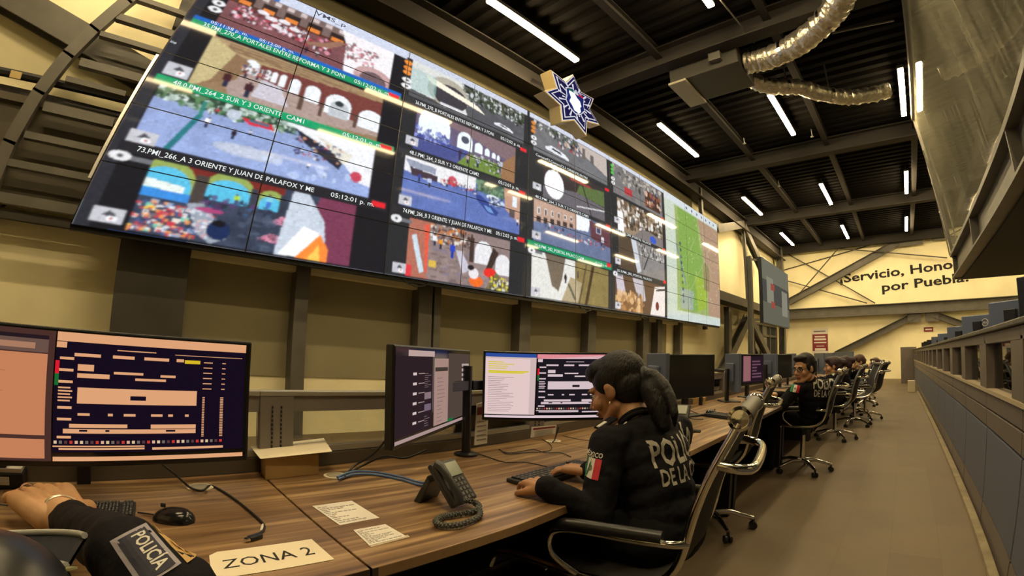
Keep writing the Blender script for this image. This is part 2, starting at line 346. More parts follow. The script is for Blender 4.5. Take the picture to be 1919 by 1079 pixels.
# ================================================================ THE VIDEO WALL
rng = np.random.default_rng(5)
XW = -5.2
CB = [-.118, .216, .562, .806, 1.054, 1.3, 1.538, 1.79, 2.031, 2.29, 2.56, 2.79]
def vw(u, v, dx=0.):
    # u in panel columns from the left, v in panel rows from the bottom -> the face of the wall
    i = min(max(int(math.floor(u)), 0), 10); t = v/5
    c = [CB[0]+.145*t, CB[1]+.06*t]+CB[2:]
    yy = c[i]+(c[i+1]-c[i])*(u-i)
    return Vector((XW+dx, yy*5.2, 1.2+(.174+.1275*v)*5.2))
PU, PV = 128, 66
CW, CH = 11*PU, 5*PV
cv = np.zeros((CH, CW, 3)); cv[:] = h2(26, 28, 34)
class Pt:
    def __init__(s, u0, u1, v0, v1):
        s.x0 = int(u0*PU); s.x1 = int(u1*PU); s.y0 = int(v0*PV); s.y1 = int(v1*PV)
        s.a = cv[s.y0:s.y1, s.x0:s.x1]; hh, ww = s.a.shape[:2]
        s.Y, s.X = np.mgrid[0:hh, 0:ww]; s.X = (s.X+.5)/ww; s.Y = (s.Y+.5)/hh; s.as_ = ww/hh*.98
    def fill(s, m, c, a=1.):
        s.a[m] = s.a[m]*(1-a)+np.array(h2(*c))*a; return s
    def rect(s, x0, x1, y0, y1, c, a=1.): return s.fill((s.X >= x0) & (s.X < x1) & (s.Y >= y0) & (s.Y < y1), c, a)
    def ell(s, x, y, rx, ry, c, a=1.): return s.fill(((s.X-x)/rx)**2+((s.Y-y)/ry)**2 < 1, c, a)
    def arch(s, x, y, w, h, c): return s.fill((abs(s.X-x) < w) & (s.Y > y) & (s.Y < y+h), c).fill((((s.X-x)/w)**2+((s.Y-y-h)/(w*s.as_))**2 < 1) & (s.Y >= y+h), c)
    def poly(s, pts, c, a=1.):
        m = np.zeros(s.X.shape, bool); n = len(pts); j = n-1
        for i in range(n):
            xi, yi = pts[i]; xj, yj = pts[j]
            if yi != yj: m ^= ((yi > s.Y) != (yj > s.Y)) & (s.X < (xj-xi)*(s.Y-yi)/(yj-yi)+xi)
            j = i
        return s.fill(m, c, a)
    def line(s, x0, y0, x1, y1, w, c, a=1.):
        dx, dy = x1-x0, (y1-y0)/s.as_; L2 = dx*dx+dy*dy; t = np.clip(((s.X-x0)*dx+(s.Y-y0)/s.as_*dy)/L2, 0, 1)
        return s.fill(np.hypot(s.X-x0-t*dx, (s.Y-y0)/s.as_-t*dy) < w, c, a)
    def grain(s, x0, x1, y0, y1, cs, n, r=.012, a=.8):
        for _ in range(n): s.ell(rng.uniform(x0, x1), rng.uniform(y0, y1), r*rng.uniform(.3, 1.25), r*rng.uniform(.3, 1.25)*s.as_, cs[rng.integers(len(cs))], a)
        return s
    def mott(s, x0, x1, y0, y1, k, sc=9):
        # soft unevenness of a surface in the picture
        g = rng.normal(0, 1, (sc, sc*2)); yi = np.clip(s.Y*(sc-1), 0, sc-1.001); xi = np.clip(s.X*(2*sc-1), 0, 2*sc-1.001)
        y0i = yi.astype(int); x0i = xi.astype(int); fy = yi-y0i; fx = xi-x0i
        v = (g[y0i, x0i]*(1-fx)+g[y0i, x0i+1]*fx)*(1-fy)+(g[y0i+1, x0i]*(1-fx)+g[y0i+1, x0i+1]*fx)*fy
        m = (s.X >= x0) & (s.X < x1) & (s.Y >= y0) & (s.Y < y1)
        s.a[m] *= np.clip(1+k*v[m], .2, 2)[:, None]; return s
    def grad(s, y0, y1, k0, k1):
        t = np.clip((s.Y-y0)/(y1-y0), 0, 1); s.a *= (k0+(k1-k0)*t)[:, :, None]; return s
    def man(s, x, y, h, c, leg=(40, 45, 70)):
        w = h*.2/s.as_; s.rect(x-w*.6, x+w*.6, y, y+h*.45, leg); s.rect(x-w, x+w, y+h*.42, y+h*.84, c); s.ell(x, y+h*.92, w*.5, h*.09, (90, 60, 50)); return s
    def car(s, x, y, w, h, c):
        s.poly([(x-w, y), (x+w, y-h*.5), (x+w*1.05, y), (x+w*.6, y+h), (x-w*.5, y+h*1.5), (x-w*1.05, y+h*.6)], c); s.poly([(x-w*.5, y+h*.6), (x+w*.4, y+h*.2), (x+w*.3, y+h*.8), (x-w*.4, y+h*1.15)], (30, 32, 45)); return s
ppl = [(60, 40, 60), (190, 60, 60), (220, 220, 225), (70, 80, 130), (35, 35, 45), (200, 150, 120)]
# group 1
p = Pt(0, 2, 0, 5); p.rect(0, 1, 0, 1, (24, 25, 32)); p.rect(0, .045, 0, 1, (44, 46, 54))
p = Pt(.2, 1.98, 4.78, 5.); p.rect(0, 1, 0, 1, (205, 212, 232)); p.rect(.0, .25, 0, 1, (60, 110, 190))
p = Pt(.24, 1.83, 3.86, 4.78); p.rect(0, 1, 0, 1, (128, 82, 86)).mott(0, 1, 0, .6, .12); p.rect(0, .72, .62, 1, (120, 100, 96)); p.rect(0, .72, .6, .68, (90, 52, 44))
for k in range(5): p.rect(.04+k*.14, .13+k*.14, .62, .86, (45, 34, 36)); p.rect(.05+k*.14, .12+k*.14, .64, .74, (226, 132, 60))
for k in range(9): p.rect(k*.08, k*.08+.04, .88, .98, (205, 190, 190))
p.grain(.05, .62, .28, .6, [(222, 150, 170), (240, 232, 240), (90, 40, 50), (190, 60, 70), (60, 40, 44)], 150, .013)
for x, y in ((.2, .62), (.26, .55), (.33, .6), (.4, .52), (.3, .42)): p.ell(x, y, .034, .05, (232, 226, 232))
p.poly([(.72, .0), (1, 0), (1, 1), (.66, 1), (.7, .7)], (240, 236, 240)); p.poly([(.5, .3), (.62, .42), (.7, .68), (.66, .7), (.58, .5), (.48, .36)], (150, 110, 92)); p.grain(.7, .9, .35, .8, [(150, 60, 70), (220, 160, 170), (120, 90, 90)], 60, .012)
p.ell(.9, .1, .12, .28, (196, 160, 160)); p.ell(.9, .06, .08, .2, (110, 90, 96)); p.man(.5, .08, .16, (60, 40, 50)).man(.56, .1, .14, (210, 200, 205)).man(.14, .3, .14, (200, 170, 180))
p = Pt(.07, 1.97, 3.68, 3.87); p.rect(0, 1, .62, 1, (30, 100, 190)); p.rect(0, 1, 0, .62, (25, 150, 100))
p = Pt(.28, 1.8, 2.6, 3.62); p.rect(0, 1, 0, 1, (150, 122, 92)).mott(0, 1, 0, 1, .08); p.poly([(0, 1), (1, 1), (1, .86), (.3, .72), (.14, .8)], (176, 150, 112))
for k in range(8): p.line(.1, .96-k*.018, 1, .98-k*.03, .003, (140, 112, 84))
p.poly([(.2, 0), (.62, 0), (1, .1), (1, .42), (.28, .52), (.12, .3)], (172, 150, 142)); p.poly([(.3, .1), (.5, .1), (.42, .5), (.33, .5)], (208, 206, 220), .8)
p.poly([(.28, .5), (1, .2), (1, .88), (.3, .76)], (118, 62, 58))
for x, w, y, h in ((.25, .045, .5, .16), (.34, .012, .5, .17), (.38, .014, .49, .18), (.43, .018, .47, .2), (.5, .026, .42, .22), (.6, .042, .36, .22), (.75, .075, .25, .24), (.95, .075, .2, .2)): p.arch(x, y, w, h, (236, 240, 244))
p.arch(.76, .22, .055, .2, (190, 196, 202)); p.ell(.755, .52, .026, .06, (50, 60, 60)); p.poly([(0, 1), (.15, .8), (.1, .2), (.02, 0), (0, 0)], (196, 180, 132)); p.poly([(.15, .8), (.24, .7), (.2, .3), (.08, .1)], (140, 110, 82))
for x in (.55, .66, .86): p.rect(x-.01, x+.012, .14, .42, (96, 72, 62))
p.man(.16, .12, .3, (70, 34, 42)).man(.28, .06, .3, (66, 36, 46)).man(.24, .4, .18, (130, 50, 60)).man(.3, .44, .14, (60, 40, 50)).grain(.2, .36, .5, .66, ppl, 50, .01)
p = Pt(.06, 1.97, 2.46, 2.62); p.rect(0, 1, 0, 1, (25, 160, 105))
p = Pt(.11, 1.8, 1.4, 2.44); p.rect(0, 1, 0, 1, (146, 164, 210)).mott(0, 1, 0, .8, .06); p.grad(0, 1, 1.12, .9); p.rect(0, .58, .78, 1, (52, 78, 60)); p.grain(0, .6, .76, 1, [(30, 60, 40), (90, 130, 90), (220, 235, 230), (160, 180, 170)], 200, .016)
p.ell(.44, .27, .15, .1, (178, 188, 212)); p.ell(.44, .27, .12, .07, (192, 200, 220)); p.poly([(.58, 1), (1, 1), (1, .22), (.93, .26), (.86, .52), (.7, .74)], (236, 238, 244)); p.poly([(.6, .94), (.86, .6), (.84, .38), (.66, .7)], (38, 40, 56)); p.poly([(.7, .92), (.9, .72), (.86, .5)], (225, 222, 210)); p.grain(.62, .84, .46, .8, ppl, 60, .009)
p.poly([(.37, .84), (.5, .86), (.52, .76), (.4, .74)], (204, 50, 70)); p.rect(.4, .49, .79, .84, (60, 110, 130)); p.line(.13, 0, .2, .66, .013, (40, 120, 130)); p.line(.2, .66, .2, .9, .009, (50, 130, 120)); p.ell(.33, .84, .03, .09, (190, 200, 215))
p.man(.24, .5, .18, (235, 235, 240)).man(.36, .42, .17, (40, 30, 45)).man(.42, .56, .1, (230, 225, 230)).man(.7, .26, .1, (230, 230, 235)).man(.78, .16, .12, (225, 230, 240)).man(.26, .76, .12, (180, 60, 70)); p.car(.59, .8, .03, .02, (60, 80, 110)); p.ell(.93, .34, .03, .1, (196, 70, 90)); p.grain(.5, .9, .05, .3, [(200, 215, 245)], 12, .02, .5)
p = Pt(.06, 1.97, 1.22, 1.41); p.rect(0, 1, 0, 1, (36, 36, 42))
p = Pt(.29, 1.72, .06, 1.2); p.rect(0, 1, 0, 1, (56, 66, 86)).mott(0, .8, 0, .8, .2); p.poly([(0, 1), (.62, 1), (.62, .86), (0, .72)], (120, 44, 40))
for x, w, y in ((.08, .13, .62), (.36, .12, .64), (.56, .06, .66)): p.arch(x, y-.02, w, .14, (150, 170, 90)); p.arch(x, y-.04, w*.9, .08, (90, 190, 226))
p.poly([(0, .74), (.17, .7), (.17, .6), (0, .62)], (230, 240, 235)); p.rect(.2, .26, .5, .92, (72, 64, 62)); p.rect(.46, .49, .5, .9, (60, 62, 74)); p.rect(.6, .63, .5, .9, (54, 58, 72)); p.rect(.0, .2, .5, .6, (60, 140, 220))
for k in range(34):
    x, y = rng.uniform(0, .25), rng.uniform(0, .46)
    if x < .27-y*.2: p.rect(x, x+.035, y, y+.06, [(200, 60, 70), (230, 220, 210), (240, 200, 90), (150, 170, 200), (60, 60, 80), (120, 200, 180)][k % 6])
p.grain(.0, .33, .02, .44, [(200, 70, 80), (235, 235, 240), (90, 80, 100), (240, 160, 90), (70, 90, 140)], 260, .011); p.poly([(.2, .5), (.28, .56), (.4, .1), (.34, .0), (.28, .1)], (200, 210, 225), .5)
p.ell(.36, .2, .05, .14, (26, 44, 86)); p.ell(.355, .3, .03, .05, (20, 20, 28)); p.man(.55, .66, .2, (130, 205, 225), (70, 120, 210)).man(.4, .6, .16, (170, 215, 60)); p.grain(.26, .62, .46, .66, [(40, 44, 60), (90, 60, 110), (60, 90, 130)], 60, .014)
for x, y in ((.62, .22), (.66, .5)):
    p.poly([(x-.09, y-.04), (x+.06, y-.08), (x+.07, y+.04), (x-.03, y+.07)], (222, 170, 196))
    for k in range(7): p.line(x-.08+k*.02, y-.04-.004*k, x-.02+k*.014, y+.06-.004*k, .003, (190, 50, 90))
p.ell(.3, .46, .06, .035, (170, 70, 120)); p.grain(.45, .7, .02, .5, [(84, 96, 120), (46, 52, 70)], 60, .02, .5)
p.poly([(.8, 1), (1, 1), (1, 0), (.78, 0), (.74, .3)], (120, 58, 84)); p.poly([(.66, 1), (.74, 1), (.84, .62), (.86, .3), (.68, .0), (.62, .0)], (198, 208, 222)); p.poly([(.64, .02), (.74, .5), (.82, .44), (.84, .25), (.82, 0)], (252, 250, 246)); p.poly([(.72, 0), (.83, .42), (.88, .2), (.88, 0)], (250, 140, 60)); p.poly([(.78, 0), (.83, .25), (.845, .0)], (252, 200, 90))
# group 2
p = Pt(2, 4, 0, 5); p.rect(0, 1, 0, 1, (40, 42, 46))
p = Pt(1.98, 3.96, 4.84, 5); p.rect(0, 1, 0, 1, (200, 206, 222))
p = Pt(2.06, 3.9, 3.92, 4.84); p.rect(0, 1, 0, 1, (84, 86, 92)).mott(0, 1, 0, 1, .1); p.rect(0, 1, .6, 1, (70, 78, 64)); p.grain(.4, 1, .55, 1, [(50, 66, 44), (210, 216, 220), (130, 132, 136), (30, 34, 34)], 220, .014); p.poly([(0, 1), (.4, 1), (.46, .1), (0, .2)], (216, 218, 214)); p.ell(.3, .5, .17, .42, (176, 170, 156)); p.ell(.32, .42, .14, .34, (60, 58, 66)); p.poly([(.1, .8), (.55, .52), (.62, .36), (.15, .6)], (248, 240, 220)); p.rect(.24, .46, .1, .18, (220, 220, 226)); p.car(.8, .22, .09, .07, (228, 230, 240)); p.rect(0, .2, .2, .8, (150, 190, 190), .5)
p = Pt(2.02, 3.98, 3.74, 3.88); p.rect(0, 1, 0, 1, (52, 52, 56))
p = Pt(2.2, 3.76, 2.72, 3.7); p.rect(0, 1, 0, 1, (104, 92, 120)).mott(0, 1, 0, 1, .08); p.poly([(0, 1), (1, 1), (1, .5), (.5, .8), (0, .94)], (128, 106, 112))
for x, w, y, h in ((.17, .145, .4, .3), (.46, .075, .4, .24), (.6, .04, .44, .16), (.69, .026, .46, .12), (.76, .02, .46, .1), (.81, .015, .45, .1)): p.arch(x, y, w, h, (236, 246, 250))
p.ell(.46, .66, .04, .1, (80, 84, 100)); p.rect(0, .5, 0, .4, (74, 82, 140)); p.grain(0, .34, .3, .58, [(60, 70, 150), (150, 160, 220), (90, 100, 160)], 90, .016); p.poly([(.4, 0), (.85, 0), (.8, .36), (.5, .34)], (112, 138, 66)); p.poly([(.85, 0), (1, 0), (1, .8), (.84, .4)], (150, 112, 80)); p.man(.42, .1, .26, (60, 50, 80)).man(.5, .08, .26, (180, 150, 160)).man(.6, .06, .26, (70, 90, 120)).man(.84, .2, .3, (180, 200, 225)).grain(.55, .85, .06, .4, [(50, 60, 50), (200, 200, 210), (90, 110, 60)], 70, .012)
p = Pt(2.02, 3.98, 2.54, 2.68); p.rect(0, 1, 0, 1, (52, 52, 56))
p = Pt(2.12, 3.86, 1.44, 2.52); p.rect(0, 1, 0, 1, (96, 116, 180)).mott(0, 1, 0, .7, .08); p.poly([(0, 1), (.58, 1), (.58, .72), (.16, .62), (0, .7)], (232, 232, 236)); p.poly([(0, .95), (.24, .92), (.24, .78), (.04, .8)], (150, 156, 176)); p.poly([(.04, .8), (.26, .76), (.26, .64), (.06, .64)], (70, 56, 66)); p.arch(.38, .66, .035, .1, (196, 80, 96)); p.grain(.28, .6, .62, .76, ppl, 60, .01); p.poly([(.58, 1), (.86, 1), (.86, .7), (.6, .72)], (66, 92, 80)); p.grain(.58, .84, .72, 1, [(50, 80, 60), (120, 150, 120), (80, 110, 90)], 80, .018); p.poly([(.84, 1), (1, 1), (1, .22), (.86, .5)], (190, 150, 130)); p.rect(.93, .97, .6, .86, (220, 230, 240)); p.rect(.9, .95, .34, .52, (90, 80, 80)); p.poly([(.58, .62), (.63, .64), (.8, .36), (.78, .26), (.7, .28), (.6, .5)], (50, 70, 140)); p.poly([(.66, .44), (.72, .42), (.76, .3), (.7, .32)], (110, 150, 210)); p.ell(.74, .66, .06, .06, (220, 232, 240)); p.grain(.7, .84, .5, .66, [(60, 70, 110), (200, 214, 230)], 30, .014); p.man(.12, .54, .18, (60, 70, 150)).man(.2, .48, .22, (190, 200, 230)); p.man(.98, .2, .16, (220, 220, 230))
p = Pt(2.02, 3.98, 1.26, 1.42); p.rect(0, 1, 0, 1, (44, 44, 48))
p = Pt(2.26, 3.72, .06, 1.22); p.rect(0, 1, 0, 1, (142, 124, 122)).mott(0, 1, 0, .8, .1)
for k in range(40): x, y = rng.uniform(.15, .55), rng.uniform(.02, .6); p.rect(x, x+.06, y, y+.035, [(116, 92, 86), (160, 140, 134), (130, 120, 140)][k % 3], .7)
p.poly([(0, 1), (.2, 1), (.17, .1), (.2, 0), (0, 0)], (176, 110, 92)); p.poly([(.03, .7), (.07, .74), (.16, .12), (.12, .08)], (200, 216, 226)); p.poly([(.14, .95), (.18, .95), (.19, .1), (.17, .1)], (226, 90, 70)); p.rect(.0, .05, 0, .2, (220, 60, 70)); p.grain(.2, .6, .66, 1, [(60, 44, 44), (230, 220, 210), (200, 120, 60), (90, 70, 66)], 140, .015)
for x, w, y, h in ((.72, .09, .44, .22), (.93, .08, .3, .2)): p.arch(x, y, w, h, (228, 228, 232))
p.rect(.58, .62, .44, .9, (66, 52, 48)); p.poly([(.74, .3), (.79, .28), (.88, .7), (.82, .8)], (62, 48, 44)); p.poly([(.44, .6), (.5, .6), (.6, .3), (.52, .2)], (214, 214, 232), .7); p.man(.41, .44, .28, (40, 70, 190), (30, 60, 160)); p.man(.3, .56, .2, (226, 150, 50)).man(.24, .6, .22, (235, 235, 238)); p.rect(.2, .27, .22, .34, (230, 190, 60), .8)
p.ell(.8, .3, .07, .09, (226, 50, 44)); p.ell(.66, .1, .07, .1, (238, 110, 40)); p.ell(.63, .24, .05, .1, (232, 226, 230)); p.ell(.6, .34, .035, .05, (40, 30, 36)); p.poly([(.86, .34), (1, .1), (1, 0), (.76, 0)], (120, 110, 70)); p.grain(.8, 1, .0, .24, [(220, 210, 60), (60, 50, 50), (230, 230, 220)], 60, .012)
# group 3
p = Pt(4, 6, 0, 5); p.rect(0, 1, 0, 1, (46, 48, 50)); Pt(4, 6, 4.86, 5).rect(0, 1, 0, 1, (206, 210, 224))
p = Pt(4.1, 5.92, 3.9, 4.84); p.rect(0, 1, 0, 1, (112, 112, 116)).mott(0, 1, 0, 1, .08).grain(0, 1, .7, 1, [(70, 84, 60), (210, 210, 206), (40, 40, 42)], 130, .018); p.car(.28, .22, .14, .12, (226, 228, 236)); p.poly([(.55, 1), (1, 1), (1, .3), (.6, .7)], (190, 178, 170)); p.rect(.62, .66, .5, .9, (110, 100, 96)); p.rect(.74, .79, .5, .8, (100, 96, 96)); p.grain(.3, .6, .5, .8, ppl+[(225, 225, 230)], 40, .014)
p = Pt(4.3, 5.8, 2.66, 3.72); p.rect(0, 1, 0, 1, (60, 52, 52)); p.poly([(0, .3), (0, 0), (1, 0), (1, .4), (.5, .5)], (104, 100, 106)); p.ell(.16, .45, .14, .4, (246, 246, 248)); p.poly([(.5, .5), (1, .42), (1, .9), (.55, .75)], (92, 110, 66)); p.line(.75, .0, .6, .8, .008, (40, 36, 40)); p.grain(0, .4, .85, 1, [(220, 214, 210), (40, 40, 40)], 30, .016); p.line(.5, .1, 1, .3, .006, (220, 220, 220)); p.rect(.4, .75, .8, .86, (170, 60, 60), .8)
p = Pt(4.12, 5.95, 1.42, 2.52); p.rect(0, 1, 0, 1, (104, 116, 148)).mott(0, 1, 0, .6, .08); p.poly([(0, 1), (.5, 1), (.5, .6), (0, .44)], (190, 158, 140)); p.poly([(.5, 1), (.7, 1), (.66, .64), (.5, .6)], (236, 240, 244))
for k in range(6): p.rect(.04+k*.075, .07+k*.075, .66+k*.02, .82+k*.01, (230, 226, 222)); p.rect(.045+k*.075, .065+k*.075, .67+k*.02, .8+k*.01, (96, 80, 80)); p.rect(.03+k*.075, .075+k*.075, .46+k*.026, .6+k*.02, (70, 60, 60))
p.poly([(.68, .98), (1, .9), (1, .4), (.7, .5)], (98, 62, 70)); p.rect(.78, .86, .7, .86, (200, 200, 214)); p.rect(.79, .85, .71, .85, (70, 70, 96)); p.rect(.86, .9, .5, .64, (210, 206, 216)); p.grain(.1, .9, .3, .48, ppl, 50, .012)
p = Pt(4.02, 5.98, 1.2, 1.38); p.rect(0, 1, 0, 1, (25, 150, 100))
p = Pt(4.1, 5.88, .06, 1.16); p.rect(0, 1, 0, 1, (222, 222, 216)); p.poly([(.5, 1), (1, 1), (1, 0), (.5, 0)], (136, 120, 74)); p.poly([(.14, 1), (.38, 1), (.34, .5), (.3, .2), (.22, .3)], (112, 100, 86)); p.poly([(.34, 0), (.56, 0), (.6, .5), (.44, .6)], (176, 160, 128)); p.line(.66, .0, .76, 1, .02, (70, 54, 40)); p.line(.56, .0, .66, 1, .012, (100, 84, 60)); p.man(.38, .42, .22, (30, 30, 30)).man(.54, .6, .2, (90, 80, 74)); p.line(.42, .4, .5, .1, .012, (90, 90, 80)).mott(.5, 1, 0, 1, .08)
# group 4
p = Pt(6, 8, 0, 5); p.rect(0, 1, 0, 1, (46, 47, 50)); Pt(6, 8, 4.86, 5).rect(0, 1, 0, 1, (206, 212, 224))
p = Pt(6.1, 7.9, 3.78, 4.84); p.rect(0, 1, 0, 1, (118, 116, 116)).mott(0, 1, 0, 1, .1).grain(0, 1, .5, 1, [(190, 184, 176), (70, 66, 64), (150, 140, 130)], 110, .025); p.rect(.6, .95, .1, .7, (74, 50, 42)); p.rect(.2, .34, .16, .4, (180, 60, 66)); p.grain(.6, .95, .2, .7, [(150, 90, 60), (60, 60, 90), (210, 180, 160)], 30, .03)
p = Pt(6.2, 7.86, 2.58, 3.68); p.rect(0, 1, 0, 1, (150, 132, 110)); p.grain(0, 1, .2, 1, [(70, 52, 40), (235, 230, 226), (110, 84, 64), (60, 60, 50)], 160, .035); p.poly([(0, .6), (.1, .6), (.12, 0), (0, 0)], (245, 245, 245)); p.poly([(.3, 0), (1, 0), (1, .3), (.5, .36)], (126, 118, 116)); p.ell(.75, .14, .08, .12, (60, 90, 190))
p = Pt(6.2, 7.9, 1.36, 2.44); p.rect(0, 1, 0, 1, (138, 134, 132)).mott(0, 1, 0, .8, .08); p.poly([(0, 1), (.24, 1), (.4, 0), (0, 0)], (84, 70, 56)); p.poly([(.24, 1), (.34, 1), (.44, .1), (.36, 0)], (200, 204, 210)); p.grain(.4, 1, .6, 1, [(200, 196, 190), (60, 60, 60)], 80, .02); p.line(.5, .2, .62, .7, .01, (60, 60, 60))
p = Pt(6.1, 7.9, .06, 1.16); p.rect(0, 1, 0, 1, (96, 72, 56)); p.poly([(.76, .9), (1, 1), (1, 0), (.66, 0)], (232, 222, 216)); p.poly([(.3, 1), (.5, 1), (.56, .4), (.42, .3)], (190, 184, 190)); p.poly([(0, 1), (.12, 1), (.2, .3), (.04, .4)], (200, 190, 200)); p.grain(.0, .5, .0, .5, [(176, 128, 80), (220, 180, 130), (120, 84, 56)], 130, .035); p.ell(.82, .3, .04, .14, (110, 40, 40)); p.line(.8, .8, 1, .9, .01, (70, 60, 60))
for u0 in (0, 2, 4, 6):
    for v in (3.0, 1.68, .3) if u0 else (2.75, 1.5, .22):
        w = .22; q = Pt(u0+.04+(.06 if u0 else .04), u0+.26, v-.1 if u0 == 0 else v-.22, v+.12 if u0 == 0 else v-.02); q.rect(0, 1, 0, 1, (196, 196, 204)).poly([(.3, .45), (.5, .85), (.74, .6), (.7, .4)], (80, 80, 88)).ell(.64, .3, .18, .2, (245, 245, 248)).ell(.64, .3, .06, .08, (180, 60, 50))
for u0 in (.02, 2.02, 4.02, 6.02): q = Pt(u0, u0+.34, 1.06, 1.24); q.ell(.22, .5, .2, .42, (230, 230, 232)).ell(.22, .5, .06, .14, (90, 90, 96)).rect(.42, .8, .25, .7, (110, 112, 118))
for u0, cc in ((.1, (240, 180, 50)), (1.94, (230, 140, 60)), (4.02, (210, 130, 60)), (6.02, (90, 190, 80))):
    for k in range(3): Pt(u0+.02, u0+.12, 4.66-k*.13, 4.76-k*.13).ell(.5, .5, .5, .5, cc)
    for k in range(2): Pt(u0+.02, u0+.14, 4.2-k*.14, 4.32-k*.14).ell(.5, .5, .5, .5, (235, 235, 238)).ell(.5, .5, .2, .2, (80, 80, 86))
for u0 in (1.9, 3.9, 5.9, 7.9):
    for v in (1.28, 2.5, 3.7): Pt(u0-.06, u0+.06, v, v+.1).rect(0, 1, 0, 1, (225, 40, 50))
# map screens
p = Pt(8, 11, 0, 5); p.rect(0, 1, 0, 1, (196, 206, 190)); p.rect(.16, 1, .08, .93, (148, 166, 100)).mott(.16, 1, .08, .93, .1); p.poly([(.2, .93), (.52, .93), (.6, .5), (.5, .1), (.2, .1)], (128, 164, 78)); p.poly([(.55, .93), (1, .93), (1, .08), (.72, .08), (.66, .5)], (170, 140, 116)); p.poly([(.45, .4), (.7, .4), (.66, .14), (.5, .1)], (150, 176, 66)); p.rect(.2, .42, .1, .26, (150, 166, 150)); p.rect(.62, .74, .3, .55, (140, 130, 90)); p.grain(.2, .98, .12, .9, [(190, 210, 150), (120, 140, 80), (210, 190, 170)], 160, .008, .6); p.rect(0, 1, .94, 1, (206, 214, 218)); p.rect(0, 1, 0, .06, (196, 206, 200))
p.line(.16, .6, .3, .3, .008, (110, 130, 150))
for k in range(10): p.ell(.22+.004*k, .62-k*.052, .014, .014, (70, 90, 90))
for k in range(7): p.ell(.36+k*.09, .965, .012, .012, (90, 96, 120))
for k in range(6): p.line(rng.uniform(.2, .9), rng.uniform(.1, .9), rng.uniform(.2, .9), rng.uniform(.1, .9), .003, (190, 190, 150), .5)
for _ in range(2):
    k_ = np.roll(cv, 1, 0)+np.roll(cv, -1, 0)+np.roll(cv, 1, 1)+np.roll(cv, -1, 1); cv = cv*.5+k_*.125
cv *= 1+rng.normal(0, .03, cv.shape[:2])[..., None]
_g = rng.normal(0, 1, (CH//3+1, CW//3+1)); cv *= np.clip(1+.05*np.kron(_g, np.ones((3, 3)))[:CH, :CW], .6, 1.4)[..., None]
vwall = empty('video_wall', (XW, 3.6, 2.1), 0, 'huge curved-edge wall of tiled displays showing street camera views', 'video wall')
vwall['label'] = 'huge wall of tiled screens showing street camera views and a green map'
dispm = screenmat(); O = Vector((XW, 3.6, 2.1)); bez = mat('display_bezel', (.006, .006, .007), .35)
for i in range(11):
    for j in range(5):
        nu, nv = (128, 66) if i < 4 else ((64, 44) if i < 8 else (40, 33))
        g = .006
        us = np.linspace(i+g, i+1-g*.3, nu+1); vs = np.linspace(j+g*2, j+1-g, nv+1)
        P00 = vw(i+1e-6, j)-O; P10 = vw(i+.999999, j)-O; P01 = vw(i+1e-6, j+1)-O; P11 = vw(i+.999999, j+1)-O
        uu, vv_ = np.meshgrid(us-i, vs-j)
        co_ = (np.array(P00)*((1-uu)*(1-vv_))[..., None]+np.array(P10)*(uu*(1-vv_))[..., None]+np.array(P01)*((1-uu)*vv_)[..., None]+np.array(P11)*(uu*vv_)[..., None]).reshape(-1, 3)
        a = np.arange((nu+1)*(nv+1)).reshape(nv+1, nu+1); f = np.stack([a[:-1, :-1], a[:-1, 1:], a[1:, 1:], a[1:, :-1]], -1).reshape(-1, 4)
        me = bpy.data.meshes.new('panel_picture'); me.vertices.add(len(co_)); me.vertices.foreach_set('co', co_.ravel())
        me.loops.add(f.size); me.loops.foreach_set('vertex_index', f.ravel().astype(np.int32)); me.polygons.add(len(f)); me.polygons.foreach_set('loop_start', np.arange(0, f.size, 4, dtype=np.int32)); me.update(calc_edges=True)
        at = me.color_attributes.new('picture', 'FLOAT_COLOR', 'POINT')
        ix = np.clip(((us)*PU-.5).round().astype(int), 0, CW-1); iy = np.clip(((vs)*PV-.5).round().astype(int), 0, CH-1)
        col = np.ones((nv+1, nu+1, 4), np.float32); col[..., :3] = cv[np.ix_(iy, ix)]; at.data.foreach_set('color', col.ravel())
        me.materials.append(dispm); pic = bpy.data.objects.new('panel_picture', me); C.objects.link(pic)
        q = [vw(i+1e-6, j, -.012)-O, vw(i+.999999, j, -.012)-O, vw(i+.999999, j+1, -.012)-O, vw(i+1e-6, j+1, -.012)-O]
        bz = MB().prism(q, (-.1, 0, 0)).build('display_panel', bez, vwall)
        rim = MB()
        for k in range(4):
            A, B_ = q[k], q[(k+1) % 4]; cc = sum(q, Vector())/4
            A2 = A+(cc-A)*.006; B2 = B_+(cc-B_)*.006
            rim.prism([A, B_, B2, A2], (.016, 0, 0))
        pic.parent = bz
        r_ = rim.build('bezel', bez, bz)
# lettering on the pictures
tw = emat('caption_white', (.85, .9, .88), 1.0)
def cap(s, u, v, w, h=.085, mt=tw): return lettering('caption', s, lambda a, b_: vw(a, b_, .003)-O, w, h, mt, vwall, bold=.006, x=u, y=v)
cap('35.PMI_270_A PORTALES ENTRE REFORMA Y 3 PONI', .16, 3.70, 1.25); cap('05:12:02 p. m.', 1.5, 3.70, .36); cap('05:11:58 p. m.', .2, 3.81, .32, .06); cap('05:12:00 p. m.', .62, 3.81, .32, .06)
cap('48.0.PMI_264_2 SUR Y 3 ORIENTE  CAM1', .18, 2.49, 1.0); cap('05:12:01 p. m.', 1.5, 2.49, .36)
cap('73.PMI_266_A 3 ORIENTE Y JUAN DE PALAFOX Y ME', .17, 1.26, 1.2); cap('05:12:01 p. m.', 1.5, 1.26, .36)
cap('36.PMI_270_B PORTALES ENTRE REFORMA Y 3 PONI', 2.16, 3.77, 1.2); cap('05:12:02 p. m.', 3.48, 3.77, .36)
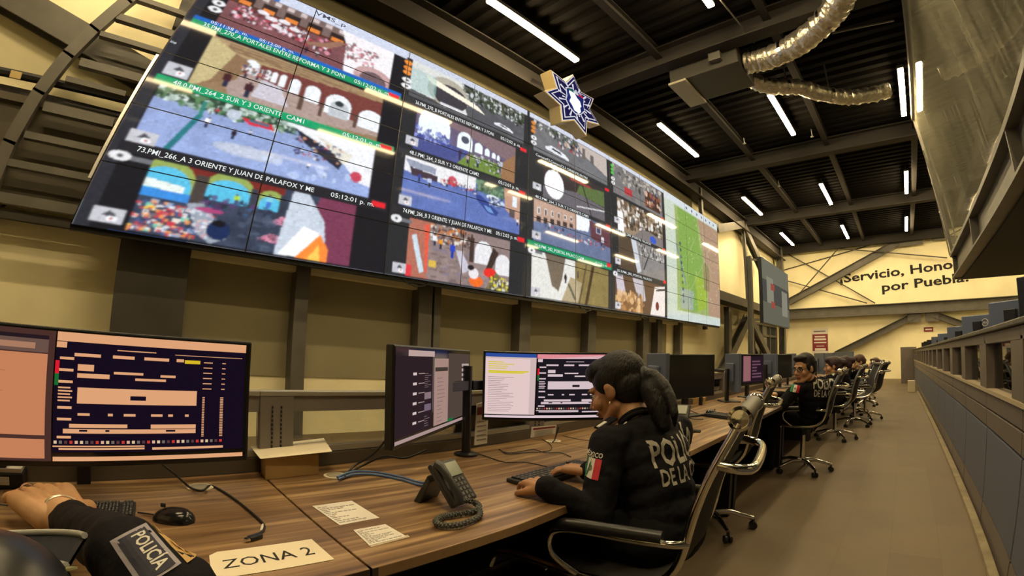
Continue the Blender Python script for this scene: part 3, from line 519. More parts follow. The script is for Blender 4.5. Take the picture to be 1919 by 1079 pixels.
cap('48.1.PMI_264_2 SUR Y 3 ORIENTE CAM2', 2.16, 2.57, 1.0); cap('05:12:01 p. m.', 3.48, 2.57, .36)
cap('74.PMI_266_B 3 ORIENTE Y JUAN DE PALAFOX Y ME', 2.16, 1.29, 1.25); cap('05:12:03 p. m.', 3.48, 1.29, .36)
cap('Camara72.Camara72.2 ORIENTE ENTRE', 4.14, 3.75, 1.2, .07); cap('48.2.PMI_264_2 SUR Y 3 ORIENTE CAM3', 4.14, 2.55, 1.2, .07)
cap('25.0.PMI_282_PORTAL PALACIO CAM...', 4.14, 1.25, 1.1, .08); cap('05:12:00 p. m.', 5.5, 1.25, .34, .07)
cap('25.2.PMI_282_PORTAL PALACIO', 6.14, 2.5, 1.2, .07); cap('25.3.PMI_282_PORTAL PALACIO', 6.14, 1.22, 1.2, .07)
cap('VMS_p', 1.0, 4.86, .3, .09, emat('caption_dark', (.08, .09, .12), 1))
cap('Arbol de equipos', .015, 3.2, .045, .05); 
MB().prism([vw(0, .7, .03)-O+Vector((0, -.03, 0)), vw(0, .7, .03)-O, vw(0, 2.9, .03)-O, vw(0, 2.9, .03)-O+Vector((0, -.03, 0))], (-.04, 0, 0)).build('edge_strip', mat('silver_edge', (.8, .8, .82), .3, .6), vwall)
fr = MB()
for (ua, va, ub, vb) in ((1e-6, -.03, 10.9999, -.03), (1e-6, 5.01, 10.9999, 5.01)): fr.bar(vw(ua, va, -.06)-O, vw(ub, vb, -.06)-O, .06, .05)
fr.build('frame_rail', bez, vwall)
fr = MB()
for yy in (-.1, 2.0, 4.0, 6.0, 8.0, 10.3, 12.5, 14.3):
    fr.box((-.25, yy-3.6+.1, 1.7), (.3, .08, 3.2))
fr.build('wall_bracket', steel_d, vwall)
for k, yy in enumerate((3.2, 6.9, 9.2)):
    MB().tube([(-.02, yy-3.6, .02), (-.03, yy-3.5, -.05), (-.03, yy-3.35, -.08), (-.03, yy-3.2, -.05), (-.02, yy-3.1, .03)], .009, 6).build('hanging_cable', black, vwall)
# ladder-like steel frame beside the wall
lf = empty('ladder_frame', (-5.4, -1.0, 0), 0, 'tall grey steel lattice frame with rungs at the left end of the screens', 'steel frame')
lo = Vector((-5.4, -1.0, 0))
rl = [atx(0, 420, -5.4), atx(20, 290, -5.4), atx(72, 175, -5.4), atx(150, 70, -5.4), atx(230, -5, -5.4), atx(300, -60, -5.4)]
_c = [Vector((-5.4, y, z))-lo for y, z in ((-1.43, 0), (-1.43, 2.4), (-1.375, 2.8), (-1.24, 3.36), (-1.08, 3.83), (-.92, 4.2), (-.70, 4.66), (-.5, 5.05), (-.36, 6.0))]; _b = MB()
for p_, q_ in zip(_c, _c[1:]): _b.bar(p_, q_+(q_-p_).normalized()*.03, .13, .1, (1, 0, 0))
_b.build('upright', steel, lf)
for y0, y1, z0, hh in ((-1.38, -.5, 2.28, .1), (-1.35, -.5, 2.62, .07), (-1.25, -.5, 2.92, .07), (-1.15, -.44, 3.24, .1), (-1.02, -.4, 3.58, .06), (-.94, -.1, 3.80, .09), (-.84, -.12, 4.18, .06), (-.74, -.07, 4.44, .08), (-.62, -.03, 4.74, .06), (-.55, 0, 5.1, .06)):
    MB().bb(-.04, .04, y0+1.0, y1+1.0, z0-hh/2, z0+hh/2).build('rung', steel, lf)
# conduit and sprinkler run on the wall
rr = MB().cyl((XL+.3, -5.9, 3.52), (XL+.3, -.2, 3.62), .05, 8).build('pipe_run', black_m); tag(rr, 'black pipe run crossing the wall left of the screens', 'pipe')
t_ = tag(MB().bb(XL+.36, XL+.38, -1.62, -1.5, 3.52, 3.6).build('wall_tag', mat('brass_tag', (.6, .45, .2), .4, .6)), 'small brass tag on the black pipe at upper left', 'tag')
# smaller second video wall near the far corner
v2 = empty('small_video_wall', (-3.9, 15, 2.2), 0, 'smaller grey tiled screen wall hanging past the end of the big one', 'video wall')
def paint2(name, m, y0, y1, z0, z1, dx=0.): return MB().bb(dx, dx+.01, y0-15, y1-15, z0-2.2, z1-2.2).build(name, m, par2)
par2 = v2
MB().bb(-.12, -.005, 0, 4.0, 0, 2.1).build('panel_body', bez, v2)
lit = lambda n_, c, s=.5: emat(n_, h2(*c), s)
for k, (y0, y1, z0, z1) in enumerate([(15+1.0*i, 15+1.0*i+.98, 2.22+.7*j, 2.9+.7*j) for i in range(4) for j in range(3)]):
    par2 = v2; pn = paint2('screen_panel', lit('dim_screen_%d' % (k % 3), ((120, 118, 100), (92, 90, 84), (132, 130, 112))[k % 3], .7), y0, y1, z0, z1)
par2 = v2
paint2('picture_block', lit('pale_block', (150, 146, 128), .8), 15.5, 16.4, 2.9, 3.75, .012); paint2('picture_block', lit('pale_block', (150, 146, 128)), 17.7, 18.6, 2.6, 3.5, .012)
for z0 in (2.75, 3.35): paint2('picture_block', lit('red_block', (170, 84, 70), .8), 16.0, 16.5, z0, z0+.22, .024)
sf = tag(MB().ibeam((-4.24, 14.72, 0), (-4.24, 14.72, 4.3), .16, .16, .02, (1, 0, 0)).bar((-4.2, 14.75, 4.2), (-4.06, 14.97, 4.2), .06, .06).bar((-4.2, 14.75, 2.3), (-4.06, 14.97, 2.3), .08, .08).build('support_post', steel), 'grey steel post holding up the smaller screen wall', 'post')
# ================================================================ STAR EMBLEM
st = empty('star_emblem', (-4.5, 5.87, 5.53), 0, 'large seven-pointed police star with gold sides above the screens', 'emblem')
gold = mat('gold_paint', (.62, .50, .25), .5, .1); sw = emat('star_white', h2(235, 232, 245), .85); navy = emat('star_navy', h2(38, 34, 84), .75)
SY, SZ = .81, .61
def starpts(r, x, inner=.62, rot=math.radians(90)):
    out = []
    for k in range(14):
        a = rot+math.pi*k/7; q = r*(1 if k % 2 == 0 else inner); out.append(Vector((x, q*math.cos(a)*SY, q*math.sin(a)*SZ)))
    return out
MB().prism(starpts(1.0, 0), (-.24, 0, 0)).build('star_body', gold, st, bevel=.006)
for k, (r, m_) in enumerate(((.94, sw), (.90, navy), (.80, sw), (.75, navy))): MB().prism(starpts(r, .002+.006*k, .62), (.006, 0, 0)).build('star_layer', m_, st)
def warp(pts, x): return [Vector((x, p_[0]*SY, p_[1]*SZ)) for p_ in pts]
for s_ in range(28):
    a = 2*math.pi*(s_+.5)/28; r1 = .44+.14*(s_ % 2)
    if s_ % 4 == 0: continue
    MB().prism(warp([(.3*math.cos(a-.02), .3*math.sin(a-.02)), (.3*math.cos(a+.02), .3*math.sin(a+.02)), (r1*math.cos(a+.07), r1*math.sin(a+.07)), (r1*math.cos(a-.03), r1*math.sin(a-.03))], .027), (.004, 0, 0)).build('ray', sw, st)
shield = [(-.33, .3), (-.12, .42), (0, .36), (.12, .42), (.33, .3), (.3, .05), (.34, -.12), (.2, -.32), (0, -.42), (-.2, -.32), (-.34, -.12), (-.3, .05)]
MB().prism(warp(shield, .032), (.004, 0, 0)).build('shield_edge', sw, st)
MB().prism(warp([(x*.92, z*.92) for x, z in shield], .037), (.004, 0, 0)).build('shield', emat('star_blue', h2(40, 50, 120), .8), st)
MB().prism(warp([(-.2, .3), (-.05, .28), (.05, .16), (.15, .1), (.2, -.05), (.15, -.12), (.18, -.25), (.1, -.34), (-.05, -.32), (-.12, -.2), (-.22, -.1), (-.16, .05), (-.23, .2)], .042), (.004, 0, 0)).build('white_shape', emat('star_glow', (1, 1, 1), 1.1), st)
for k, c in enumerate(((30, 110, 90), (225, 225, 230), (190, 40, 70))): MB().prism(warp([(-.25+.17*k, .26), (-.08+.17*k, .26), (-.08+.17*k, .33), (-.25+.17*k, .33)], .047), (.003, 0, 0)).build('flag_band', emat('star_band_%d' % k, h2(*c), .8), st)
MB().bar((-.24, 0, .2), (-1.0, 0, .9), .06, .06).build('bracket', steel_d, st)
# ================================================================ AIR HANDLING
hv = empty('air_conditioner', (-2.9, 7.6, 6.3), 0, 'dark ceiling cassette air conditioner with a pale louvre', 'air conditioner')
hd = mat('dark_unit_casing', (.05, .047, .04), .5)
MB().bb(-.35, 1.0, -.35, .6, -.12, .28).build('casing', hd, hv, bevel=.02)
MB().bb(-.38, -.02, -.38, .62, -.17, -.12).build('louvre', mat('unit_louvre', (.42, .38, .28), .5), hv, bevel=.01)
MB().bb(.5, .72, -.46, -.34, 0, .2).build('junction_box', steel, hv)
for a in ((-.3, -.3), (.9, -.3), (.9, .5), (-.3, .5)): MB().cyl((a[0], a[1], .25), (a[0], a[1], .6), .01, 6).build('hanger', steel, hv)
foil = mat('foil_duct', (.62, .58, .50), .28, .85, noise=.15, nscale=20, bump=.9, bscale=16)
def duct(pts, r, label, seedv):
    rnd = random.Random(seedv); P_ = []
    pts = [Vector(p_) for p_ in pts]
    for i in range(len(pts)-1):
        p0 = pts[max(i-1, 0)]; p1 = pts[i]; p2 = pts[i+1]; p3 = pts[min(i+2, len(pts)-1)]
        for k in range(14):
            t = k/14; P_.append(.5*((2*p1)+(-p0+p2)*t+(2*p0-5*p1+4*p2-p3)*t*t+(-p0+3*p1-3*p2+p3)*t**3))
    P_.append(pts[-1]); R_ = [r*(1+.06*math.sin(i*1.9)+rnd.uniform(-.07, .07)) for i in range(len(P_))]
    b_ = MB().tube(P_, R_, 22)
    for v in b_.bm.verts: v.co += Vector((rnd.uniform(-1, 1), rnd.uniform(-1, 1), rnd.uniform(-1, 1)))*.014
    o = tag(b_.build('flexible_duct', foil, None, smooth=60), label, 'duct'); 
    for f_ in (.33, .66):
        i = int(len(P_)*f_); d = (P_[i+1]-P_[i]).normalized(); MB().cyl(P_[i]-d*.03, P_[i]+d*.03, r*1.07, 22).build('clamp_band', chrome, o); MB().bar(P_[i]+Vector((0, 0, r*.9)), (P_[i].x, P_[i].y, 6.93), .03, .006, (0, 1, 0)).build('hanger_strap', steel, o)
    return o
duct([atz(1398, 118, 6.35), atz(1440, 108, 6.3), atz(1490, 85, 6.25), atz(1540, 45, 6.25), atz(1572, 5, 6.3), atz(1600, -60, 6.4)], .2, 'shiny foil flexible duct curving up to the top of the picture', 3)
duct([atz(1408, 150, 6.4), atz(1440, 162, 6.3), atz(1495, 163, 6.3), atz(1540, 176, 6.22), atz(1600, 182, 6.2), atz(1665, 170, 6.3)], .15, 'thinner dull foil duct sagging across below the bigger one', 4)
tag(MB().cyl(atz(1560, 62, 6.69), atz(1675, 38, 6.69), .02, 8).build('conduit', steel), 'thin pale conduit right of the upper foil duct under the roof', 'conduit')
tag(MB().cyl(atz(1350, 0, 6.7), atz(1413, 80, 6.55), .015, 8).build('conduit', steel), 'thin conduit slanting above the air conditioner', 'conduit')
for k, (a, b_) in enumerate(((1395, 268), (1460, 348), (1522, 255))):
    o = empty('sprinkler_head', atz(a, b_, 6.75), 0, 'tiny pale sprinkler head on the dark roof, %s' % ('left one before the second beam', 'one past the second beam', 'one right of the middle lights')[k], 'sprinkler', 'sprinkler heads')
    MB().lathe([(.012, .2), (.012, 0), (.045, -.01), (.045, -.02), (.01, -.03)], n=10).build('head', white, o)
# ================================================================ MEZZANINE
mz = struct(MB().bb(1.42, XR, YB, 12.0, 2.72, 2.95).build('trim_90', mat('mezzanine_underside', (.018, .016, .015), .8)))
struct(MB().ibeam((1.38, YB, 3.0), (1.38, 12.0, 3.0), .3, .5, .03).build('trim_91', steel))
struct(MB().ibeam((1.28, 12.0, 3.0), (XR, 12.0, 3.0), .3, .5, .03).build('trim_92', steel))
b = MB()
for yy in (-2, 1.5, 5.2, 8.6): b.bb(1.24, 1.52, yy-.02, yy+.02, 2.78, 3.22)
struct(b.build('trim_93', steel))
gm = glassmat('grimy_glass', (.72, .72, .66), .09)
def grime():
    m = bpy.data.materials.new('dusty_mezzanine_glass'); m.use_nodes = True; nt = m.node_tree; nt.nodes.remove(nt.nodes['Principled BSDF'])
    t = nt.nodes.new('ShaderNodeBsdfTransparent'); t.inputs[0].default_value = (.62, .62, .56, 1)
    g = nt.nodes.new('ShaderNodeBsdfGlossy'); g.inputs['Roughness'].default_value = .03; g.inputs[0].default_value = (1, 1, 1, 1)
    d = nt.nodes.new('ShaderNodeBsdfDiffuse'); d.inputs[0].default_value = (.45, .43, .33, 1)
    fr_ = nt.nodes.new('ShaderNodeFresnel'); fr_.inputs[0].default_value = 1.6
    m1 = nt.nodes.new('ShaderNodeMixShader'); nt.links.new(fr_.outputs[0], m1.inputs[0]); nt.links.new(t.outputs[0], m1.inputs[1]); nt.links.new(g.outputs[0], m1.inputs[2])
    tc = nt.nodes.new('ShaderNodeTexCoord'); mp = nt.nodes.new('ShaderNodeMapping'); mp.inputs['Scale'].default_value = (1, 9, .5); mp.inputs['Rotation'].default_value = (.5, 0, 0)
    n_ = nt.nodes.new('ShaderNodeTexNoise'); n_.inputs['Scale'].default_value = 1.4; n_.inputs['Detail'].default_value = 9
    nt.links.new(tc.outputs['Object'], mp.inputs[0]); nt.links.new(mp.outputs[0], n_.inputs[0])
    mr = nt.nodes.new('ShaderNodeMapRange'); mr.inputs[1].default_value = .4; mr.inputs[2].default_value = .75; mr.inputs[3].default_value = .14; mr.inputs[4].default_value = .42; nt.links.new(n_.outputs[0], mr.inputs[0])
    m2 = nt.nodes.new('ShaderNodeMixShader'); nt.links.new(mr.outputs[0], m2.inputs[0]); nt.links.new(m1.outputs[0], m2.inputs[1]); nt.links.new(d.outputs[0], m2.inputs[2])
    nt.links.new(m2.outputs[0], nt.nodes['Material Output'].inputs[0]); return m
wn = struct(MB().prism([(1.3, YB, 3.25), (1.3, 12, 3.25), (.93, 12, 6.6), (.93, YB, 6.6)], (.012, 0, 0)).build('window_2', grime()))
b = MB().bar((1.31, 12, 3.22), (.93, 12, 6.7), .1, .08, (1, 0, 0)).bar((1.28, YB, 3.26), (1.28, 12.05, 3.26), .09, .07).bar((.94, YB, 6.55), (.94, 12, 6.55), .1, .14)
b.build('window_frame', steel, wn)
o = MB().bar((1.2, 11.7, 3.2), (.98, 11.7, 5.6), .03, .03, (1, 0, 0)).build('window_channel', chrome, wn)
struct(MB().bb(1.31, XR, 12.0, 12.08, 3.25, 6.8).build('window_3', gm))
struct(MB().bb(6.2, 6.3, YB, 12, 2.95, 6.8).build('wall_mezzanine', cream))
for k, (x_, y_) in enumerate(((3.3, 3.6), (3.3, 7.4))):
    r = empty('ceiling_light', (x_, y_, 2.66), 0, 'added unseen fill light under the mezzanine, %s' % ('near', 'far')[k], 'ceiling light', 'linear ceiling lights')  # fill light added out of view to brighten the area behind the partition
    MB().bb(-.065, .065, -1, 1, .01, .058).build('housing', steel_d, r); MB().bb(-.05, .05, -.97, .97, -.02, .012).build('diffuser', emat('fill_light_dim', (1.0, .765, .41), 22.0), r)
for k, (a, b_) in enumerate(((2.2, 8.0), (5.4, 3.0))):
    light(3.2, b_, b_+2.2, 'glowing linear ceiling light inside the mezzanine, %s' % ('far one', 'near one')[k])
# ================================================================ RIGHT PARTITION
XP = .62
PY = [0.3, 1.65, 2.87, 4.06, 5.3, 6.5, 7.7, 8.9, 10.1, 11.3, 12.5, 13.7, 14.9, 16.1, 17.3, 18.5, 19.7, 20.9, 22.1]
frm = mat('partition_frame_paint', (.16, .135, .12), .5, noise=.08, nscale=3)
ledge_l = mat('pale_sill', (.46, .38, .25), .6)
posn = ['first', 'second', 'third', 'fourth', 'fifth', 'sixth', 'seventh', 'eighth', 'ninth', 'tenth', 'eleventh', 'twelfth', 'thirteenth', 'fourteenth', 'fifteenth', 'sixteenth', 'seventeenth', 'eighteenth']
for k in range(len(PY)-1):
    y0, y1 = PY[k], PY[k+1]
    r = empty('partition_unit', (XP, y0, 0), 0, 'grey partition unit with window gap, %s along the corridor from the camera' % posn[k], 'partition', 'partition units along the corridor')
    L = y1-y0
    MB().bb(0, .07, .012, L-.012, .16, .67).build('lower_panel', blue_panel, r, bevel=.006)
    MB().bb(0, .07, .012, L-.012, .0, .15).build('skirting', frm, r)
    MB().bb(-.005, .07, .008, L-.008, .685, .80).bb(-.005, .07, .008, L-.008, .81, .915).build('upper_rail', frm, r, bevel=.004)
    MB().bb(-.02, .16, .0, L, .92, .945).build('sill', ledge_l, r)
    MB().bb(-.01, .075, 0, .27, .945, 1.27).build('post', frm, r, bevel=.006)
    MB().bb(-.012, .075, L-.05, L, .945, 1.27).build('mullion', frm, r)
    MB().bb(-.012, .1, 0, L, 1.25, 1.32).build('top_rail', frm, r, bevel=.004)
    MB().bb(-.04, .12, 0, L, 1.322, 1.352).build('cap', steel, r, bevel=.006)
    MB().bb(.045, .05, .27, L-.05, .945, 1.25).build('pane', glassmat('clear_glass', (.93, .94, .92), .07), r)
eb = tag(MB().bb(.1, .72, 22.1, 22.6, 0, 1.45).build('end_cabinet', frm, bevel=.01), 'brown-grey cabinet closing the far end of the partition row', 'cabinet')
tag(MB().bb(.28, .5, 17.2, 17.5, 0, .35).build('floor_box', mat('pale_box', (.6, .52, .36), .7), bevel=.01), 'small pale box on the floor where the light strip ends', 'box')
struct(MB().bb(.545, .60, -1, 17.2, 0, .03).build('baseboard_right', mat('pale_strip', (.36, .30, .19), .6, noise=.2, nscale=6)))
# workstations beyond the partition
scrback = mat('silver_blue_monitor_back', (.13, .16, .24), .4, .3)
def far_monitor(x, y, w, zt, label, rz=0., logo=False, dark=False):
    r = empty('monitor', (x, y, .75), rz, label, 'monitor', 'monitors behind the partition')
    h_ = .36
    MB().bb(-.02, .02, -w/2, w/2, zt-.75-h_, zt-.75).build('housing', black if dark else scrback, r, bevel=.008)
    MB().bb(.02, .026, -w/2+.01, w/2-.01, zt-.75-h_+.01, zt-.76).build('screen', mat('off_screen', (.01, .01, .012), .15), r)
    MB().bb(-.06, -.02, -.05, .05, 0, zt-.75-h_/2).bb(-.12, .1, -.12, .12, 0, .015).build('stand', black, r, bevel=.004)
    MB().bb(-.07, -.02, -.06, .06, zt-.75-.2, zt-.75-.08).build('mount', black, r, bevel=.006)
    if logo:
        b_ = MB().tube([(-.026, -.10+.045*math.cos(a*math.pi/10), zt-.75-.1+.045*math.sin(a*math.pi/10)) for a in range(20)], .005, 6, closed=True)
        b_.build('logo_ring', white, r)
        lettering('logo', 'DELL', lambda u, v: Vector((-.026, -.07-u, zt-.75-.112+v)), .06, .022, white, r, bold=.02)
    return r
for k, (y, w, zt, lg, dk) in enumerate(((3.95, .45, 1.70, False, True), (5.2, .48, 1.64, False, False), (7.35, .5, 1.66, True, False), (9.6, .5, 1.63, False, False), (11.9, .5, 1.6, False, False), (14.2, .5, 1.6, False, False), (16.4, .5, 1.58, False, True), (18.4, .5, 1.58, False, True), (20.2, .5, 1.58, False, True))):
    far_monitor(1.05, y, w, zt, 'monitor over the corridor partition, %s from the right edge%s' % (posn[k], ', round badge on its back' if lg else ''), math.radians(50), lg, dk)
dsk = mat('pale_desk', (.42, .34, .22), .5)
dt = tag(MB().bb(.85, 1.6, 1.5, 21, .72, .75).build('long_desk', dsk), 'long pale desk behind the corridor partition', 'desk')
for yy in (2, 6, 10, 14, 18, 20.8): MB().bb(.9, 1.55, yy-.02, yy+.02, 0, .72).build('leg', steel_d, dt)
# ================================================================ DESKS
DZ = .72
def lerp(tab, y):
    for (a, b_), (c_, d_) in zip(tab, tab[1:]):
        if y <= c_: return b_+(d_-b_)*(y-a)/(c_-a)
    return tab[-1][1]
FX = [(-2.6, -.86), (.5, -.866), (.93, -.872), (1.5, -.91), (2.13, -.937), (2.9, -.961), (4.4, -1.04), (22, -1.04)]
BX = [(-2.6, -1.70), (.47, -1.718), (1.97, -1.79), (3.5, -1.85), (22, -1.88)]
def wood_mat():
    m = bpy.data.materials.new('walnut_laminate'); m.use_nodes = True; nt = m.node_tree; b = nt.nodes['Principled BSDF']
    tc = nt.nodes.new('ShaderNodeTexCoord'); mp = nt.nodes.new('ShaderNodeMapping'); mp.inputs['Scale'].default_value = (20, 1.0, 1); nt.links.new(tc.outputs['Object'], mp.inputs[0])
    n_ = nt.nodes.new('ShaderNodeTexNoise'); n_.inputs['Scale'].default_value = 1.6; n_.inputs['Detail'].default_value = 7; n_.inputs['Distortion'].default_value = .5; nt.links.new(mp.outputs[0], n_.inputs[0])
    cr = nt.nodes.new('ShaderNodeValToRGB'); e = cr.color_ramp.elements; e[0].position = .32; e[0].color = (.105, .056, .024, 1); e[1].position = .70; e[1].color = (.47, .315, .155, 1)
    k = e.new(.5); k.color = (.225, .132, .060, 1); nt.links.new(n_.outputs[0], cr.inputs[0]); nt.links.new(cr.outputs[0], b.inputs['Base Color']); b.inputs['Roughness'].default_value = .42
    return m
wood = wood_mat(); edgem = mat('dark_desk_edge', (.05, .028, .018), .5)
SEAM = [-1.1, .47, 1.97, 3.5, 5.3, 7.1, 8.9, 10.7, 12.5, 14.3, 16.1]
dl = ['nearest section, by the sheet reading ZONA 2', 'section with the desk phone and the woman typing', 'section behind the seated woman', 'section beside the man with glasses', 'fifth section from the camera', 'sixth section from the camera', 'seventh section from the camera', 'eighth section from the camera', 'ninth section from the camera', 'farthest section']
for k in range(len(SEAM)-1):
    y0, y1 = SEAM[k]+.003, SEAM[k+1]-.003
    r = empty('desk', (0, 0, 0), 0, 'wood-grain desk, %s' % dl[k], 'desk', 'wood-grain desks in a row')
    ys = [y0]+[a for a, _ in FX if y0 < a < y1]+[y1]; yb_ = [y0]+[a for a, _ in BX if y0 < a < y1]+[y1]
    pts = [Vector((lerp(FX, y), y, DZ-.028)) for y in ys]+[Vector((lerp(BX, y), y, DZ-.028)) for y in yb_[::-1]]
    MB().prism(pts, (0, 0, .028)).build('desk_top', wood, r, bevel=.002)
    MB().prism([Vector((lerp(FX, y)+.0006, y, DZ-.03)) for y in (y0, y1)]+[Vector((lerp(FX, y)-.02, y, DZ-.03)) for y in (y1, y0)], (0, 0, .0285)).build('edge_band', edgem, r)
    for yy in (y0+.06, y1-.06):
        MB().bb(lerp(BX, yy)+.05, lerp(FX, yy)-.12, yy-.025, yy+.025, 0, DZ-.03).build('leg', black_m, r)
    MB().bb(lerp(BX, y0)+.04, lerp(BX, y0)+.06, y0+.09, y1-.09, .1, DZ-.03).build('modesty_panel', mat('dark_modesty_panel', (.02, .018, .016), .7), r)
# seam shadows come from the 6 mm gap; screens of glass and steel along the back edge
capm = mat('pale_rail_cap', (.42, .40, .34), .35, .3)
clear = glassmat('clear_glass', (.93, .94, .92), .07)
for k in range(len(SEAM)-1):
    y0, y1 = SEAM[k], SEAM[k+1]; a = Vector((lerp(BX, y0)-.035, y0, 0)); b_ = Vector((lerp(BX, y1)-.035, y1, 0))
    r = empty('desk_screen', (0, 0, 0), 0, 'steel and glass back screen, %s from the camera' % ['nearest', 'second', 'third', 'fourth', 'fifth', 'sixth', 'seventh', 'eighth', 'ninth', 'farthest'][k], 'desk screen', 'low glazed screens behind the desks')
    z_ = lambda z: Vector((0, 0, z))
    d = (b_-a).normalized()
    MB().bar(a+z_(.36), b_+z_(.36), .035, .71).build('base_panel', grey_panel, r)
    MB().bar(a+z_(.745)+Vector((.012, 0, 0)), b_+z_(.745)+Vector((.012, 0, 0)), .04, .05).build('bottom_rail', mat('brown_grey_rail', (.11, .09, .07), .5), r)
    MB().bar(a+z_(.785)+Vector((.006, 0, 0)), b_+z_(.785)+Vector((.006, 0, 0)), .03, .022).build('glazing_bead', capm, r)
    MB().bar(a+z_(.965), b_+z_(.965), .035, .06).build('top_rail', grey_panel, r)
    MB().bar(a+z_(1.003), b_+z_(1.003), .05, .018).build('top_cap', capm, r, bevel=.003)
    MB().bar(a+d*.14+z_(.87), b_+z_(.87), .005, .16).build('pane', clear, r)
    u = MB().bar(a+d*.002+z_(.865), a+d*.135+z_(.865), .045, .26).build('upright', grey_panel, r, bevel=.004)
    s_ = MB()
    for col in (.05, .085):
        for q in range(13): s_.bar(a+d*(col-.003)+z_(.76+q*.016)+Vector((.024, 0, 0)), a+d*(col+.003)+z_(.76+q*.016)+Vector((.024, 0, 0)), .004, .009)
    if k < 4: s_.build('slot_strip', black_m, u)
# cable grommets
def grommet(px, py, label):
    p = atz(px, py, DZ); r = empty('cable_grommet', p, 0, label, 'cable grommet', 'cable grommets in the desks')
    MB().lathe([(.042, 0), (.042, .004), (.034, .006), (.03, .004)], n=28).build('ring', mat('cream_plastic', (.62, .56, .42), .5), r, smooth=True)
    MB().lathe([(.03, .001), (.03, .0052)], n=20).build('insert', mat('cream_plastic_dark', (.30, .27, .2), .6), r); return p
G1 = grommet(375, 914, 'cream cable grommet left of the cardboard box'); G2 = grommet(628, 892, 'cream cable grommet right of the cardboard box'); G3 = grommet(1037, 827, 'cream cable grommet under the bright monitor')
def spline(pts, n=10):
    pts = [Vector(p) for p in pts]; out = []
    for i in range(len(pts)-1):
        p0 = pts[max(i-1, 0)]; p1 = pts[i]; p2 = pts[i+1]; p3 = pts[min(i+2, len(pts)-1)]
        for k in range(n):
            t = k/n; out.append(.5*((2*p1)+(-p0+p2)*t+(2*p0-5*p1+4*p2-p3)*t*t+(-p0+3*p1-3*p2+p3)*t**3))
    out.append(pts[-1]); return out
def cable(pts, r, m, label, cat='cable', grp=None, n=8): return tag(MB().tube(spline(pts), r, n).build('cable', m, smooth=True), label, cat, grp)
D = lambda px, py, z=.004: atz(px, py, DZ+z)
cab = mat('black_cable', (.01, .01, .01), .5); blue = mat('blue_cable', (.10, .19, .42), .45)
cb1 = cable([atx(302, 868, -1.66), atx(330, 890, -1.63), D(352, 910, .008), D(368, 918, .012), D(382, 918, .012), D(396, 910), D(430, 928), D(465, 955), D(492, 980), D(494, 992), D(486, 1000)], .0035, cab, 'thick black cable running from the grommet to a loose plug')
pl = empty('plug', D(478, 1006, .006), math.radians(20), 'loose black cable plug on the desk above the ZONA 2 sheet', 'plug')
MB().box((0, 0, 0), (.02, .034, .011)).build('shell', black, pl, bevel=.003)
MB().box((0, -.022, 0), (.013, .012, .006)).build('metal_tip', chrome, pl)
t_ = MB().cyl(D(493, 984, .003), D(490, 996, .003), .0048, 8).build('cable_tag', white, cb1)
cable([atx(733, 812, -1.5), atx(700, 850, -1.55), atx(665, 872, -1.6), D(645, 893, .01)], .004, cab, 'black cable looping from the left tilted monitor down to the grommet')
cable([atx(800, 842, -1.5), atx(760, 858, -1.52), atx(720, 855, -1.55), D(680, 872, .012), D(640, 894, .008)], .004, cab, 'second black cable sagging under the tilted monitor to the grommet')
cable([D(632, 894, .012), D(660, 884, .015), D(700, 884, .008), D(750, 893, .006), D(785, 903, .01), D(812, 905, .03)], .0042, blue, 'blue network cable from the grommet to the desk phone, upper strand')
cable([D(634, 898, .008), D(662, 889, .008), D(702, 889, .005), D(750, 898, .005), D(785, 908, .005), D(815, 908, .02)], .0042, blue, 'blue network cable from the grommet to the desk phone, lower strand')
cable([D(892, 848), D(920, 858), D(948, 866), D(985, 866), D(1033, 876)], .0022, cab, 'thin black keyboard cable curving to the typing woman')
cable([D(935, 842), D(950, 848), D(975, 846), D(1000, 842), D(1022, 848), D(1050, 848), D(1070, 856)], .0022, cab, 'thin tangled black cable on the desk below the bright monitor')
cable([D(1015, 822), D(1028, 830), D(1034, 838), D(1026, 845), D(985, 848), D(950, 850), D(937, 842)], .0022, cab, 'thin black cable looping round beside the grommet')
cable([atx(1047, 800, -1.62), D(1040, 822, .02), D(1036, 828, .01)], .004, cab, 'short black cable dropping into the far grommet')
cable([D(1055, 816), D(1080, 822), D(1110, 826)], .002, cab, 'thin cable from the far grommet towards the woman')
cable([D(1278, 757), D(1290, 767), D(1312, 776), D(1322, 779)], .003, cab, 'thin black cable behind the spare keyboard')
cable([D(1275, 775), D(1295, 784), D(1318, 785)], .003, cab, 'thin black cable reaching the spare keyboard from the left')
# ---- keyboards and mice
keym = mat('key_black', (.018, .018, .02), .4); legend = mat('key_legend', (.25, .25, .25), .6)
def keyboard(A, B_, depth, label):
    # A, B_: left and right end of the far long edge
    A = Vector(A); B_ = Vector(B_); d = (B_-A); L = d.length; d.normalize(); nrm = Vector((0, 0, 1)); w = nrm.cross(d)
    r = empty('keyboard', (A+B_)/2-w*depth/2, math.atan2(d.y, d.x), label, 'keyboard', 'black keyboards')
    MB().bb(-L/2, L/2, -depth/2, depth/2, 0, .016).build('body', black_m, r, bevel=.004)
    kb = MB(); lg = MB(); rows = 6
    for j in range(rows):
        n_ = 18; hh = depth*.84/rows
        for i in range(n_):
            if i in (14, ) : continue
            x = -L/2+L*.03+(i+.5)*L*.94/n_; y = depth*.42-(j+.5)*hh
            if j == 5 and 3 < i < 9:
                if i == 6: kb.box((x, y, .02), (L*.94/n_*5, hh*.8, .007))
                continue
            kb.box((x, y, .02), (L*.94/n_*.82, hh*.8, .007)); lg.box((x-.001, y+.002, .0237), (.003, .0035, .0004))
    kb.build('keys', keym, r, bevel=.0012, seg=1); lg.build('key_legends', legend, r); return r
keyboard(D(134, 952, 0), D(255, 949, 0), .135, 'black keyboard beside the mouse on the nearest desk')
